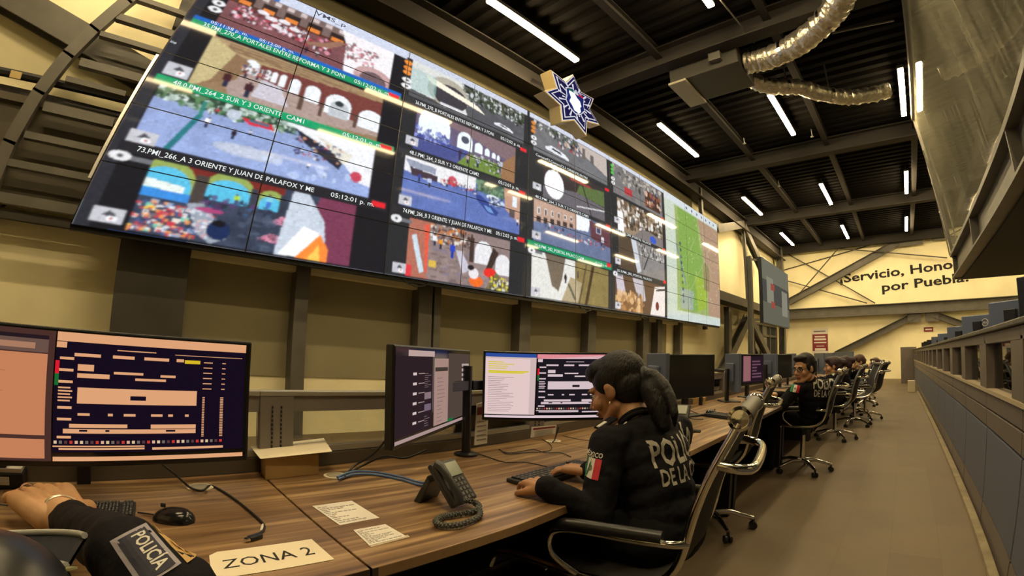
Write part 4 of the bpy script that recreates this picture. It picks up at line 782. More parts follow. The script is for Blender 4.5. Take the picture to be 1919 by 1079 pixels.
keyboard(D(948, 903, 0), D(1075, 868, 0), .135, 'black keyboard under the typing woman hands')
keyboard(D(1312, 779, 0), D(1342, 776, 0), .40, 'spare black keyboard lying on the desk behind the woman')
def mouse(p, rz, label, s=1.):
    r = empty('mouse', p, rz, label, 'mouse', 'black mice')
    b_ = MB(); prof = []
    for i in range(15):
        t = i/14; x = -.055+.11*t; wv = .034*max(0, 1-abs(2*t-1)**2.6)**.5*(.92+.12*t)+.002; hv_ = .034*max(0, 1-abs(2*t-1.0)**2.4)**.5*(.8+.25*(1-t))+.001
        prof.append([b_.bm.verts.new(Vector((x, wv*math.cos(a), max(0, hv_*math.sin(a))))*s) for a in [math.pi*k/12 for k in range(13)]])
    for A, B_ in zip(prof, prof[1:]):
        for k in range(12): b_.bm.faces.new((A[k], A[k+1], B_[k+1], B_[k]))
    b_.bm.faces.new(prof[0]); b_.bm.faces.new(prof[-1][::-1]); b_.build('shell', mat('gloss_black', (.012, .012, .013), .18), r, smooth=60)
    MB().box((.03*s, 0, .034*s), (.014*s, .005*s, .01*s)).build('scroll_wheel', black_m, r, bevel=.002); return r
_a, _b = D(291, 969, 0), D(363, 980, 0)
mouse((_a+_b)/2, math.atan2((_a-_b).y, (_a-_b).x), 'glossy black mouse right of the nearest keyboard', 1.05)
cable([D(293, 965, .008), D(275, 962), D(258, 960)], .0022, cab, 'mouse cable between the nearest mouse and keyboard')
cable([D(0, 945), D(20, 947), D(60, 950), D(110, 948), D(150, 953)], .0022, cab, 'thin cable passing behind the hand at the left edge')
mouse(D(1333, 774, 0), math.radians(15), 'small black mouse by the spare keyboard', .9)
# ---- papers and the zone sign
def sheet(pxs, label, m=paper, name='paper_sheet', z=.0012):
    return [D(x, y, z) for x, y in pxs]
def flat(pts, name, m, label=None, cat=None, parent=None, th=.0006):
    o = MB().prism([Vector(p) for p in pts], (0, 0, th)).build(name, m, parent)
    if label: tag(o, label, cat)
    return o
def bil(q, u, v): return (q[0]*(1-u)*(1-v)+q[1]*u*(1-v)+q[2]*u*v+q[3]*(1-u)*v)
zs = [D(397, 1086, .001), D(627, 1048, .001), D(584, 1010, .001), D(392, 1041, .001)]
zo = flat([zs[0], zs[1], zs[2], D(407, 1034, .001), zs[3]], 'zone_sheet', mat('cream_paper', (.80, .72, .55), .8), 'cream paper sheet printed ZONA 2 at the front of the desk', 'paper sheet')
lettering('lettering', 'ZONA 2', lambda u, v: bil(zs, .1+.8*u, .34+.40*v)+Vector((0, 0, .0009)), 1.0, .9, ink, zo, bold=.004)
def printed(pxq, label, rows, m=paper, dots=False):
    q = [D(x, y, .001) for x, y in pxq]; o = flat(q, 'printed_sheet', m, label, 'paper sheet'); b_ = MB(); rnd = random.Random(len(label))
    for i in range(rows):
        v = .08+.84*i/rows; u = .05
        while u < .9:
            w_ = rnd.uniform(.05, .16); b_.prism([bil(q, u, v)+Vector((0, 0, .0007)), bil(q, min(u+w_, .95), v)+Vector((0, 0, .0007)), bil(q, min(u+w_, .95), v+.35/rows)+Vector((0, 0, .0007)), bil(q, u, v+.35/rows)+Vector((0, 0, .0007))], (0, 0, .0003)); u += w_+.025
            if rnd.random() < .22: break
    b_.build('print', mat('grey_print', (.28, .27, .25), .8), o); return o
printed([(637, 984), (711, 970), (659, 938), (585, 948)], 'larger printed sheet taped to the desk left of the phone', 11)
printed([(692, 1022), (762, 1005), (722, 982), (662, 993)], 'smaller printed sheet nearest the desk edge', 12)
flat([D(690, 1022, .0003), D(696, 1025, .0003), D(768, 1006, .0003), D(764, 1002, .0003)], 'tape_strip', mat('clear_tape', (.5, .42, .3), .3), 'clear tape strip along the smaller printed sheet', 'tape')
# ---- cardboard box with a sheet on top
ca = mat('cardboard', (.42, .27, .10), .8, noise=.06, nscale=12)
q0, q1, q2, q3 = D(497, 900, 0), D(597, 888, 0), D(585, 862, 0), D(484, 876, 0)
bx = tag(MB().prism([q0, q1, q2+Vector((.02, .0, 0)), q3+Vector((.02, 0, 0))], (0, 0, .075)).build('cardboard_box', ca, bevel=.002), 'small brown cardboard box at the desk seam', 'box')
tp = tag(MB().prism([q0+Vector((.012, -.02, .078)), q1+Vector((.02, .045, .085)), q2+Vector((-.0, .05, .088)), q3+Vector((0, -.03, .079))], (0, 0, .0015)).build('folded_sheet', mat('cream_paper', (.8, .72, .55), .8)), 'stiff cream sheet lying across the cardboard box', 'paper sheet')
bx2 = tag(MB().prism([D(1296, 757, 0), D(1322, 756, 0), D(1322, 742, 0), D(1296, 743, 0)], (0, 0, .06)).build('cardboard_box', ca, bevel=.002), 'small cardboard box under the switched-off far monitor', 'box')
bx3 = tag(MB().prism([D(1436, 724, 0), D(1452, 724, 0), D(1452, 719, 0), D(1436, 719, 0)], (0, 0, .07)).build('cardboard_box', ca, bevel=.002), 'small tan box on the desk before the man with glasses', 'box')
# things standing behind the nearest monitor
bk = empty('binder_stack', (-1.66, -.43, DZ), 0, 'stack of black and white binders at the left edge behind the monitor', 'binder stack')
MB().bb(-.05, .03, -.1, .16, 0, .045).build('binder', black, bk, bevel=.004); MB().bb(-.05, .025, -.1, .155, .047, .058).build('paper_block', paper, bk); MB().bb(-.05, .02, -.1, .11, .06, .085).build('binder', black_m, bk); MB().bb(.0305, .0315, .06, .12, .012, .036).build('label', white, bk, bevel=.0)
cd = empty('wall_card', (-1.74, .075, .792), 0, 'small white card with a red edge behind the nearest monitor', 'card')
MB().bb(0, .003, -.04, .02, .0, .05).build('card', paper, cd); MB().bb(0, .003, .021, .05, 0, .05).build('red_edge', mat('red_card', (.5, .03, .04), .6), cd)
# notices standing against the back screen between the monitors
for k, (pq, lab) in enumerate((([(888, 834), (912, 830), (915, 752), (893, 756)], 'maroon and white notice standing behind the tilted monitor'), ([(994, 820), (1040, 812), (1042, 796), (996, 800)], 'printed notice standing under the bright monitor'))):
    q = [atx(x, y, -1.735) for x, y in pq]; q = [q[0], q[1], q[2], q[3]]
    o = tag(MB().prism(q, (.004, 0, 0)).build('notice', paper), lab, 'notice')
    MB().prism([bil(q, .05, .72)+Vector((.005, 0, 0)), bil(q, .95, .72)+Vector((.005, 0, 0)), bil(q, .95, .9)+Vector((.005, 0, 0)), bil(q, .05, .9)+Vector((.005, 0, 0))], (.001, 0, 0)).build('maroon_band', maroon, o)
    for i in range(5): MB().prism([bil(q, .12, .1+.11*i)+Vector((.005, 0, 0)), bil(q, .85, .1+.11*i)+Vector((.005, 0, 0)), bil(q, .85, .13+.11*i)+Vector((.005, 0, 0)), bil(q, .12, .13+.11*i)+Vector((.005, 0, 0))], (.001, 0, 0)).build('printed_line', mat('grey_print', (.28, .27, .25), .8), o)
# ================================================================ MONITORS
scr_off = mat('off_screen', (.01, .01, .012), .15)
def monitor(A, B_, z0, z1, label, ui=None, back=False, stand=True, pole=None, body=black):
    # A = left, B_ = right end of the lower edge as seen from the front
    A = Vector((A[0], A[1], 0)); B_ = Vector((B_[0], B_[1], 0)); d = B_-A; L = d.length; d.normalize(); c = (A+B_)/2
    r = empty('monitor', (c.x, c.y, DZ), math.atan2(d.y, d.x), label, 'monitor', 'desk monitors'); h_ = z1-z0; zb = z0-DZ
    # local x along the width (left to right), front faces -y
    MB().bb(-L/2, L/2, 0, .03, zb, zb+h_).build('housing', body, r, bevel=.005)
    sb = MB().bb(-L/2+.008, L/2-.008, -.002, .001, zb+.014, zb+h_-.008).build('screen', scr_off, r)
    MB().bb(-.1, .1, .03, .06, zb+h_*.25, zb+h_*.75).build('rear_hump', body, r, bevel=.01)
    if stand:
        MB().bb(-.03, .03, .06, .09, 0, zb+h_*.6).build('stand_neck', black, r, bevel=.004); MB().bb(-.12, .12, -.04, .14, 0, .012).build('stand_base', black, r, bevel=.004)
    if ui:
        by = {}
        for x0, x1, y0, y1, col, s_ in ui:
            by.setdefault((col, s_), []).append((x0, x1, y0, y1))
        for k, ((col, s_), L_) in enumerate(by.items()):
            b_ = MB()
            for x0, x1, y0, y1 in L_:
                X0 = -L/2+.01+x0*(L-.02); X1_ = -L/2+.01+x1*(L-.02); Z0 = zb+.016+y0*(h_-.026); Z1 = zb+.016+y1*(h_-.026); dy = -.0025-.0006*s_
                b_.quad((X0, dy, Z0), (X1_, dy, Z0), (X1_, dy, Z1), (X0, dy, Z1))
            b_.build('screen_picture', emat('ui_%d_%d_%d' % col, h2(*col), .9), sb)
    return r
PK = (214, 150, 108); DK = (24, 14, 30)
def rows_ui(x0, x1, y0, y1, n_, col, s_, seed=1, hfrac=.5):
    rnd = random.Random(seed); return [(x0, x0+(x1-x0)*rnd.uniform(.45, 1), y0+(y1-y0)*i/n_, y0+(y1-y0)*(i+hfrac)/n_, col, s_) for i in range(n_)]
def form_ui(x0, x1, pk, dk, seed=2):
    f = lambda a: x0+(x1-x0)*a; U = [(x0, x1, .07, .93, dk, 1), (x0, x1, .93, 1, pk, 1), (x0, x1, 0, .035, pk, 1)]
    def R_(a, b_, c, d_, col=pk): U.append((f(a), f(b_), 1-d_, 1-c, col, 4 if col == dk else 3))
    R_(0, .05, .075, .12); R_(0, .02, .22, .32, (226, 30, 50)); R_(0, .02, .32, .41, (30, 110, 50))
    for a, b_ in ((.09, .22), (.28, .39), (.44, .57), (.61, .65)): R_(a, b_, .155, .18)
    R_(.655, .74, .16, .19, (222, 190, 40)); R_(.11, .19, .24, .29); R_(.11, .27, .31, .345); R_(.29, .44, .285, .305); R_(.53, .61, .295, .315); R_(.4, .56, .33, .35)
    R_(.115, .73, .42, .545); R_(.38, .46, .475, .51, dk)
    for a, b_ in ((.12, .18), (.27, .295), (.35, .41), (.49, .55), (.58, .605), (.67, .69)): R_(a, b_, .62, .64)
    R_(.08, .37, .705, .735); R_(.05, .73, .745, .78); R_(.49, .73, .705, .74); R_(.13, .17, .75, .765, dk); R_(.26, .28, .75, .765, dk); R_(.57, .62, .75, .765, dk)
    for i in range(5): R_(.02, .08+.01*(i % 2), .42+.025*i, .432+.025*i)
    for v in (.19, .28, .37, .57, .66, .8): R_(.02, .09, v, v+.02)
    for i in range(24): R_(.762, .775, .47+.0145*i, .478+.0145*i); R_(.862, .88, .47+.0145*i, .478+.0145*i)
    for i in range(6): R_(.76, .81, .17+.045*i, .178+.045*i); R_(.865, .885, .17+.045*i, .178+.045*i)
    for i in range(34): R_(.005+i*.026, .02+i*.026, .838, .862, ((226, 200, 160), (200, 60, 50), (120, 110, 100), (230, 180, 150), (90, 60, 60))[(i*7) % 5])
    R_(0, .46, .877, .888); R_(.03, .46, .895, .91); R_(.5, .885, .895, .915); R_(.6, .98, .12, .125); R_(.3, .5, .11, .118)
    return U
ui1 = [(0, .36, 0, 1, (78, 50, 44), 0), (0, .34, .20, .82, (206, 134, 94), 1), (0, .34, .02, .17, (206, 134, 94), 1), (0, .34, .83, .93, (110, 84, 74), 1), (0, .3, .855, .9, (176, 128, 100), 2), (0, .34, .93, .96, (40, 28, 34), 2)]+rows_ui(.05, .26, .45, .75, 4, (150, 96, 70), 2, 3, .04)+form_ui(.365, .99, (232, 170, 124), DK)
monitor((-1.45, -.47), (-1.45, .362), .832, 1.187, 'large near monitor at left showing a dark form on salmon panels', ui1, stand=False)
tag(MB().bar((-1.70, -.1, .98), (-1.495, -.1, .98), .05, .05).bar((-1.70, -.1, .72), (-1.70, -.1, 1.0), .04, .04).build('monitor_mount', black), 'black mount holding the nearest monitor from behind', 'monitor mount')
WH = (226, 200, 200)
ui3 = [(0, .34, .05, 1, (214, 190, 188), 0), (0, .34, .945, 1, (50, 80, 160), 1), (.0, .3, .06, .92, (236, 208, 206), 1), (.345, 1, .93, 1, (236, 120, 130), 1), (.34, 1, .0, .04, (230, 206, 214), 1), (0, .34, 0, .035, (230, 206, 214), 1)]
ui3 += [(.02, .02+w_, .86-.032*i, .873-.032*i, (222, 206, 20), 2) for i, w_ in enumerate((.1, .17, .13, .12))]+[(.02, .29, .715, .735, (222, 206, 20), 2), (.02, .26, .695, .712, (222, 206, 20), 2)]+rows_ui(.02, .2, .1, .66, 20, (120, 104, 110), 2, 5, .18)+form_ui(.35, 1, (222, 200, 206), (30, 26, 32))
m3 = monitor((-1.63, 1.46), (-1.19, 2.0), .886, 1.215, 'bright monitor in front of the woman, document with yellow highlights', ui3, stand=False)
ui2 = [(0, .4, .06, .92, (48, 34, 38), 0), (.12, .42, .92, .985, (196, 168, 162), 1), (.42, .62, .06, .9, (172, 140, 130), 1), (.62, .98, .06, .97, (84, 70, 62), 0), (.0, 1, 0, .04, (176, 150, 146), 1), (.43, .61, .74, .79, (70, 60, 54), 2), (.62, .7, .05, .09, (30, 110, 60), 2)]
ui2 += [(.17, .21, .16+.11*i, .19+.11*i, (220, 200, 196), 2) for i in range(6)]+[(.23, .3, .17+.11*i, .18+.11*i, (170, 150, 146), 2) for i in range(6)]+[(.3, .38, .42, .5, (140, 120, 124), 2), (.3, .38, .28, .36, (120, 104, 120), 2)]+rows_ui(.3, .38, .56, .74, 8, (130, 112, 112), 2, 8, .3)+rows_ui(.3, .37, .1, .24, 5, (120, 104, 104), 2, 9, .3)+[(.84, .97, .58+.07*i, .62+.07*i, (190, 170, 164), 2) for i in range(4)]+[(.86, .96, .8, .81, (150, 130, 126), 2)]+rows_ui(.46, .58, .1, .7, 12, (130, 104, 104), 2, 4, .15)
m2 = monitor((-1.27, .765), (-1.74, 1.475), .872, 1.212, 'dim angled monitor left of the bright one, dark windows on it', ui2, stand=False)
# pole mount shared by the two middle monitors
pmount = empty('monitor_mount', (-1.655, 1.39, DZ), 0, 'black pole mount on a round foot between the two middle monitors', 'monitor mount')
MB().lathe([(.055, 0), (.055, .01), (.03, .016)], n=28).build('round_foot', black, pmount); MB().cyl((0, 0, 0), (0, 0, .42), .021, 16).build('pole', black, pmount)
MB().bar((0, .02, .33), (-.02, .3, .33), .03, .045).bar((0, 0, .33), (.07, -.2, .33), .03, .045).build('arm', black, pmount, bevel=.004)
# third station: pair of monitors whose backs and fronts alternate down the row
def mpx(pl, xl, pr, xr, zt, zb, label, back=False, ui=None):
    a = atx(pl, 662, xl); b_ = atx(pr, 662, xr)
    A, B_ = ((a.x, a.y), (b_.x, b_.y))
    if back: A, B_ = B_, A
    return monitor(A, B_, zb, zt, label, ui, stand=True, body=scrback if back else black)
mpx(1219, -1.72, 1256, -1.42, 1.215, .87, 'silver-blue monitor back just right of the woman head', back=True)
mpx(1254, -1.56, 1340, -1.40, 1.208, .865, 'large switched-off black monitor behind the woman')
mpx(1363, -1.72, 1390, -1.45, 1.215, .83, 'silver-blue monitor back beyond the black monitor', back=True)
uf = [(.0, 1, .05, .95, (40, 24, 34), 0), (.05, .38, .1, .96, (150, 100, 100), 1)]+rows_ui(.45, .9, .2, .85, 6, (110, 74, 90), 1, 2, .5)
mpx(1390, -1.6, 1431, -1.5, 1.212, .86, 'far monitor showing a pale strip and dark purple rows', ui=uf)
mpx(1430, -1.72, 1458, -1.45, 1.215, .86, 'silver-blue monitor back left of the man with glasses', back=True)
mpx(1456, -1.6, 1484, -1.5, 1.21, .86, 'dark monitor just left of the man with glasses')
mpx(1478, -1.72, 1492, -1.45, 1.22, .9, 'silver-blue monitor back touching the man head on its left', back=True)
mpx(1528, -1.7, 1546, -1.2, 1.225, .85, 'silver-blue monitor back right of the man head', back=True)
mpx(1548, -1.6, 1564, -1.2, 1.23, .85, 'blue-grey monitor back beside the far officer in profile', back=True)
mpx(1564, -1.75, 1600, -1.0, 1.26, .95, 'dark wide far monitor above the farthest officers', back=True)
arm = tag(MB().tube(spline([(-1.75, 4.35, .98), (-1.66, 4.3, 1.06), (-1.55, 4.42, 1.05)]), .018, 8).bar((-1.75, 4.35, .72), (-1.75, 4.35, 1.0), .03, .03).build('monitor_bracket', black), 'curved black bracket between the far monitors', 'bracket')
# ================================================================ DESK PHONES
def phone(p, rz, s, label):
    r = empty('desk_phone', p, rz, label, 'desk phone', 'desk phones')
    th = math.radians(52); ax = Vector((math.cos(th), 0, math.sin(th)))     # body leans back: bottom at front (-x is user side)
    R_ = Matrix.Rotation(-th, 3, 'Y'); pb = mat('phone_charcoal', (.03, .032, .036), .4)
    def B3(c, d, m_, nm, bv=.004, par=r): return MB().box(Vector((0, 0, .02))*s+R_ @ (Vector(c)*s), Vector(d)*s, R_).build(nm, m_, par, bevel=bv*s)
    B3((.115, 0, .012), (.23, .2, .03), pb, 'body', .01)
    B3((.175, -.015, .031), (.075, .13, .008), mat('phone_screen', (.32, .36, .30), .2), 'display', .002)
    B3((.105, .082, .034), (.21, .045, .02), pb, 'handset_rest', .008)
    hs = MB().tube([Vector((0, 0, .02))*s+R_ @ (Vector(q)*s) for q in ((.005, .085, .045), (.03, .085, .062), (.11, .085, .070), (.19, .085, .062), (.215, .085, .045))], [.024*s, .022*s, .016*s, .022*s, .024*s], 12).build('handset', pb, r, smooth=True)
    kp = MB()
    for i in range(5):
        for j in range(4): kp.box(Vector((0, 0, .02))*s+R_ @ (Vector((.02+i*.024, -.06+j*.028, .030))*s), Vector((.014, .018, .006))*s, R_)
    kp.build('keypad', mat('phone_keys', (.12, .12, .12), .5), r)
    MB().prism([Vector((.14, -.075, .12))*s, Vector((.155, -.075, .15))*s, Vector((.24, -.075, 0))*s, Vector((.2, -.075, 0))*s], (0, .15*s, 0)).build('stand', pb, r, bevel=.003)
    return r
pB = D(868, 952, 0); pF = D(795, 934, 0); pv = (pF-pB); rz = math.atan2(pv.y, pv.x)
phone(pB, rz, pv.length/.23, 'charcoal desk phone leaning on its stand in the middle of the desk')
def coil(pts, r, R_, label, turns):
    P_ = spline(pts, 40); out = []; n_ = len(P_); prev = Vector((0, 0, 1))
    for i, p in enumerate(P_):
        d = (P_[min(i+1, n_-1)]-P_[max(i-1, 0)]).normalized(); u = (prev-d*prev.dot(d)).normalized(); w = d.cross(u); prev = u
        a = i/n_*turns*2*math.pi; out.append(p+(u*math.cos(a)+w*math.sin(a))*R_)
    return tag(MB().tube(out, r, 6).build('coiled_cord', mat('cord_grey', (.07, .075, .07), .5), smooth=True), label, 'phone cord')
coil([D(868, 937, .03), D(888, 940, .02), D(898, 948, .012), D(885, 958, .012), D(850, 964, .012), D(828, 968, .012), D(816, 977, .012), D(830, 984, .012), D(860, 983, .012), D(888, 973, .012), D(900, 962, .012), D(895, 948, .012), D(885, 938, .03)], .0032, .0065, 'coiled grey phone cord looped on the desk', 105)
pB2 = D(1262, 812, 0); phone(pB2, math.radians(100), .8, 'second black desk phone half hidden behind the woman ponytail')
coil([D(1268, 806, .01), D(1285, 808, .01), D(1300, 807, .01), D(1312, 808, .01)], .004, .008, 'short coiled cord of the second phone behind the woman', 22)
hb = tag(MB().tube(spline([atx(1255, 715, -1.15), atx(1272, 755, -1.1), atx(1270, 785, -1.08), atx(1262, 805, -1.06)]), [.03]*31, 10).build('hanging_headset', black_m), 'x', 'x') if False else None
# ================================================================ OFFICE CHAIRS
mesh_b = mat('black_mesh_fabric', (.014, .012, .011), .75, bump=.3, bscale=300); rollm = mat('grey_leather_roll', (.09, .088, .082), .45)
PROF = [(-.46, .43), (-.44, .475), (-.40, .495), (-.30, .50), (-.12, .49), (.04, .495), (.13, .52), (.18, .57), (.205, .64), (.225, .74), (.255, .84), (.295, .93), (.34, 1.02)]
def make_chair(label):
    r = empty('office_chair', (0, 0, 0), 0, label, 'office chair', 'chrome framed office chairs')
    P_ = spline([(x, 0, z) for x, z in PROF], 5); wd_ = .235
    b_ = MB(); rows = []
    for p in P_:
        rows.append([b_.bm.verts.new((p.x+(.018*math.cos(math.pi*t/2)**2 if p.z > .6 else 0), t*(wd_-.005), p.z-(.02*math.cos(math.pi*t/2)**2 if p.z < .6 else 0))) for t in [k/6-1 for k in range(13)]])
    for A, B_ in zip(rows, rows[1:]):
        for k in range(12): b_.bm.faces.new((A[k], A[k+1], B_[k+1], B_[k]))
    o = b_.build('seat_and_back_sling', mesh_b, r, smooth=60); so = o.modifiers.new('thick', 'SOLIDIFY'); so.thickness = .014; so.offset = 0
    for s_ in (-1, 1):
        MB().tube([(p.x, s_*wd_, p.z) for p in P_], .0135, 10).build('side_frame', chrome, r, smooth=True)
    t = P_[-1]
    rb = MB().cyl((t.x, -wd_+.02, t.z+.01), (t.x, wd_-.02, t.z+.01), .027, 20).build('top_roll', rollm, r, smooth=True)
    for s_ in (-1, 1): MB().lathe([(.03, 0), (.034, .006), (.034, .026), (.026, .03), (.024, .024), (.012, .026), (.012, .03), (.002, .031)], (t.x, s_*(wd_-.015), t.z+.01), 24, (0, s_, 0)).build('end_cap', chrome, rb, smooth=True)
    MB().tube(spline([(.285, -wd_, .90), (.35, -wd_*.95, .89), (.38, -wd_*.6, .885), (.38, wd_*.6, .885), (.35, wd_*.95, .89), (.285, wd_, .90)], 5), .015, 10).build('back_brace', chrome, r, smooth=True)
    MB().cyl((.1, -wd_, .46), (.1, wd_, .46), .012, 10).cyl((-.25, -wd_, .475), (-.25, wd_, .475), .012, 10).build('cross_bar', chrome, r, smooth=True)
    for s_ in (-1, 1):
        y = s_*(wd_+.035)
        ar = MB().tube(spline([(.215, s_*wd_, .66), (.17, y, .665), (.05, y, .66), (-.12, y, .655), (-.2, y, .63), (-.2, y, .56), (-.12, s_*wd_, .49)], 6), .012, 10).build('armrest', chrome, r, smooth=True)
        MB().tube(spline([(.15, y, .682), (.05, y, .68), (-.13, y, .672), (-.2, y, .655)], 5), .02, 10).build('arm_pad', black, ar, smooth=True)
    MB().lathe([(.05, .0), (.05, .05), (.09, .06), (.09, .075)], (-.05, 0, .38), 16).build('tilt_mechanism', black_m, r)
    MB().cyl((-.05, 0, .1), (-.05, 0, .4), .024, 14).build('gas_column', chrome, r, smooth=True)
    for k in range(5):
        a = math.radians(18+72*k); c_, s_ = math.cos(a), math.sin(a); o_ = Vector((-.05, 0, 0))
        lg = MB().tube([o_+Vector((.02*c_, .02*s_, .115)), o_+Vector((.14*c_, .14*s_, .118)), o_+Vector((.3*c_, .3*s_, .075))], [.026, .019, .014], 10).build('base_leg', chrome, r, smooth=True)
        e_ = o_+Vector((.3*c_, .3*s_, 0)); tn = Vector((-s_, c_, 0))
        cs = MB().cyl(e_+tn*.024+Vector((0, 0, .027)), e_+tn*.008+Vector((0, 0, .027)), .027, 16).cyl(e_-tn*.024+Vector((0, 0, .027)), e_-tn*.008+Vector((0, 0, .027)), .027, 16).cyl(e_+Vector((0, 0, .03)), e_+Vector((0, 0, .075)), .01, 8).build('caster', black, lg, smooth=True)
    return r
ch = make_chair('office chair the woman sits in, back edge-on with a grey roll and chrome caps')
index_kids(ch)
ch.location = (-.77, 1.43, 0); ch.rotation_euler.z = math.radians(11)
spots = [((-1.10, 3.15), 8, 'empty office chair pushed to the desk between the woman and the man'),
         ((-.87, 5.2), 0, 'office chair the man with glasses sits in'),
         ((-.80, 7.35), -4, 'office chair of the officer in profile behind the man'),
         ((-.66, 8.9), 14, 'empty office chair turned a little, behind the man seat'),
         ((-.82, 10.6), 0, 'office chair of the fair-haired far officer'),
         ((-.7, 12.4), 10, 'office chair with a jacket over it in the distance'),
         ((-.55, 9.9), -12, 'office chair standing out in the corridor among the far ones'),
         ((-.85, 14.3), 0, 'farthest office chair at the end of the desk row')]
for (x, y), a, lab in spots:
    c2 = copy_tree(ch); c2.location = (x, y, 0); c2.rotation_euler.z = math.radians(a); c2['label'] = lab
# ================================================================ PEOPLE
from mathutils.bvhtree import BVHTree
uniform = mat('navy_black_uniform', (.006, .0055, .008), .85, noise=.3, nscale=5, bump=.3, bscale=22, spec=.18)
trouser = mat('black_trousers', (.007, .007, .009), .85, bump=.2, bscale=20, spec=.15)
leather = mat('black_boot_leather', (.012, .011, .011), .35)
hairm = mat('black_hair', (.006, .005, .005), .5, spec=.3, bump=.35, bscale=160, stretch=(1, 1, .1))
hair_b = mat('brown_hair', (.06, .022, .012), .45, bump=.8, bscale=80, stretch=(1, 1, .15))
hair_r = mat('dyed_reddish_hair', (.028, .009, .012), .45, bump=.8, bscale=80, stretch=(1, 1, .15))
def skin(name, c):
    m = mat(name, c, .5, noise=.07, nscale=14, bump=.06, bscale=220); b = m.node_tree.nodes['Principled BSDF']
    b.inputs['Subsurface Weight'].default_value = .12; b.inputs['Subsurface Radius'].default_value = (.02, .008, .004); return m
skin_w = skin('skin_warm', (.40, .205, .10)); skin_m = skin('skin_tan', (.44, .235, .12)); skin_l = skin('skin_light', (.54, .32, .17))
patch_w = mat('patch_white', (.62, .60, .55), .7); patch_g = mat('patch_green', (.01, .16, .06), .7); patch_r = mat('patch_red', (.45, .015, .03), .7)
reflect = mat('reflective_print', (.36, .34, .29), .45, noise=.1, nscale=30)
def caps(b_, a, ra, c, rc, n=14):
    # tapered limb with round ends
    a = Vector(a); c = Vector(c); d = c-a; L = d.length
    if L < 1e-5: return b_.ball(a, ra, n, 8)
    d.normalize(); P_ = []; R_ = []
    for t in (-.98, -.8, -.5): P_.append(a+d*ra*t); R_.append(ra*math.sqrt(1-t*t))
    P_.append(a); R_.append(ra); P_.append(c); R_.append(rc)
    for t in (.5, .8, .98): P_.append(c+d*rc*t); R_.append(rc*math.sqrt(1-t*t))
    return b_.tube(P_, R_, n)
def sculpt(b_, name, m, parent, vox, smooth=2, wrinkle=0., wsize=.08):
    bmesh.ops.recalc_face_normals(b_.bm, faces=b_.bm.faces)
    me = bpy.data.meshes.new(name); b_.bm.to_mesh(me); b_.bm.free(); o = bpy.data.objects.new(name, me); C.objects.link(o)
    r = o.modifiers.new('r', 'REMESH'); r.mode = 'VOXEL'; r.voxel_size = vox; r.use_smooth_shade = True
    s_ = o.modifiers.new('s', 'SMOOTH'); s_.iterations = smooth; s_.factor = .5
    if wrinkle:
        tx = bpy.data.textures.new('folds', 'CLOUDS'); tx.noise_scale = wsize; tx.noise_depth = 2
        d_ = o.modifiers.new('d', 'DISPLACE'); d_.texture = tx; d_.strength = wrinkle; d_.mid_level = .5; d_.texture_coords = 'GLOBAL'
    bpy.context.view_layer.update(); dg = bpy.context.evaluated_depsgraph_get()
    m2 = bpy.data.meshes.new_from_object(o.evaluated_get(dg)); o.modifiers.clear(); o.data = m2; bpy.data.meshes.remove(me)
    m2.name = name; m2.materials.clear(); m2.materials.append(m)
    for p_ in m2.polygons: p_.use_smooth = True
    o.parent = parent
    if parent: o.matrix_parent_inverse = Matrix.Translation(-parent.location)
    return o
def local(b_, name, m, parent, **k):
    # build in world coordinates, then hang under the person
    o = b_.build(name, m, None, **k); o.parent = parent; p_ = parent; off = Vector()
    while p_ is not None:
        if p_.type == 'EMPTY': off = p_.location.copy()
        p_ = p_.parent
    if parent.type == 'EMPTY': o.matrix_parent_inverse = Matrix.Translation(-off)
    else: o.matrix_parent_inverse = Matrix.Identity(4)
    return o
def frame(f, u):
    f = Vector(f).normalized(); u = Vector(u); u = (u-f*u.dot(f)).normalized(); r = f.cross(u); return Matrix((r, f, u)).transposed()
def head_blobs(b_, c, F, s):
    P_ = lambda x, y, z: Vector(c)+F @ Vector((x*s, y*s, z*s))
    E = lambda x, y, z, a, b2, c2: b_.ball(P_(x, y, z), (a*s, b2*s, c2*s), 20, 14, F)
    E(0, -.012, .03, .074, .092, .082); E(0, .028, -.025, .062, .064, .082); E(0, .03, -.075, .05, .052, .036); b_.ball(P_(0, .07, -.103), .021*s, 12, 8)
    caps(b_, P_(0, .088, .008), .009*s, P_(0, .112, -.028), .012*s); b_.ball(P_(.012, .1, -.036), .0095*s, 10, 8); b_.ball(P_(-.012, .1, -.036), .0095*s, 10, 8)
    caps(b_, P_(-.036, .077, .022), .012*s, P_(.036, .077, .022), .012*s)
    for q in (-1, 1):
        b_.ball(P_(q*.036, .058, -.03), .03*s, 12, 8); E(q*.075, -.006, -.008, .011, .019, .03); E(q*.079, -.003, .006, .009, .014, .016)
        caps(b_, P_(q*.05, .0, -.06), .022*s, P_(q*.022, .06, -.095), .02*s)
    E(0, .089, -.058, .024, .012, .008); E(0, .087, -.068, .02, .012, .009)
    return P_
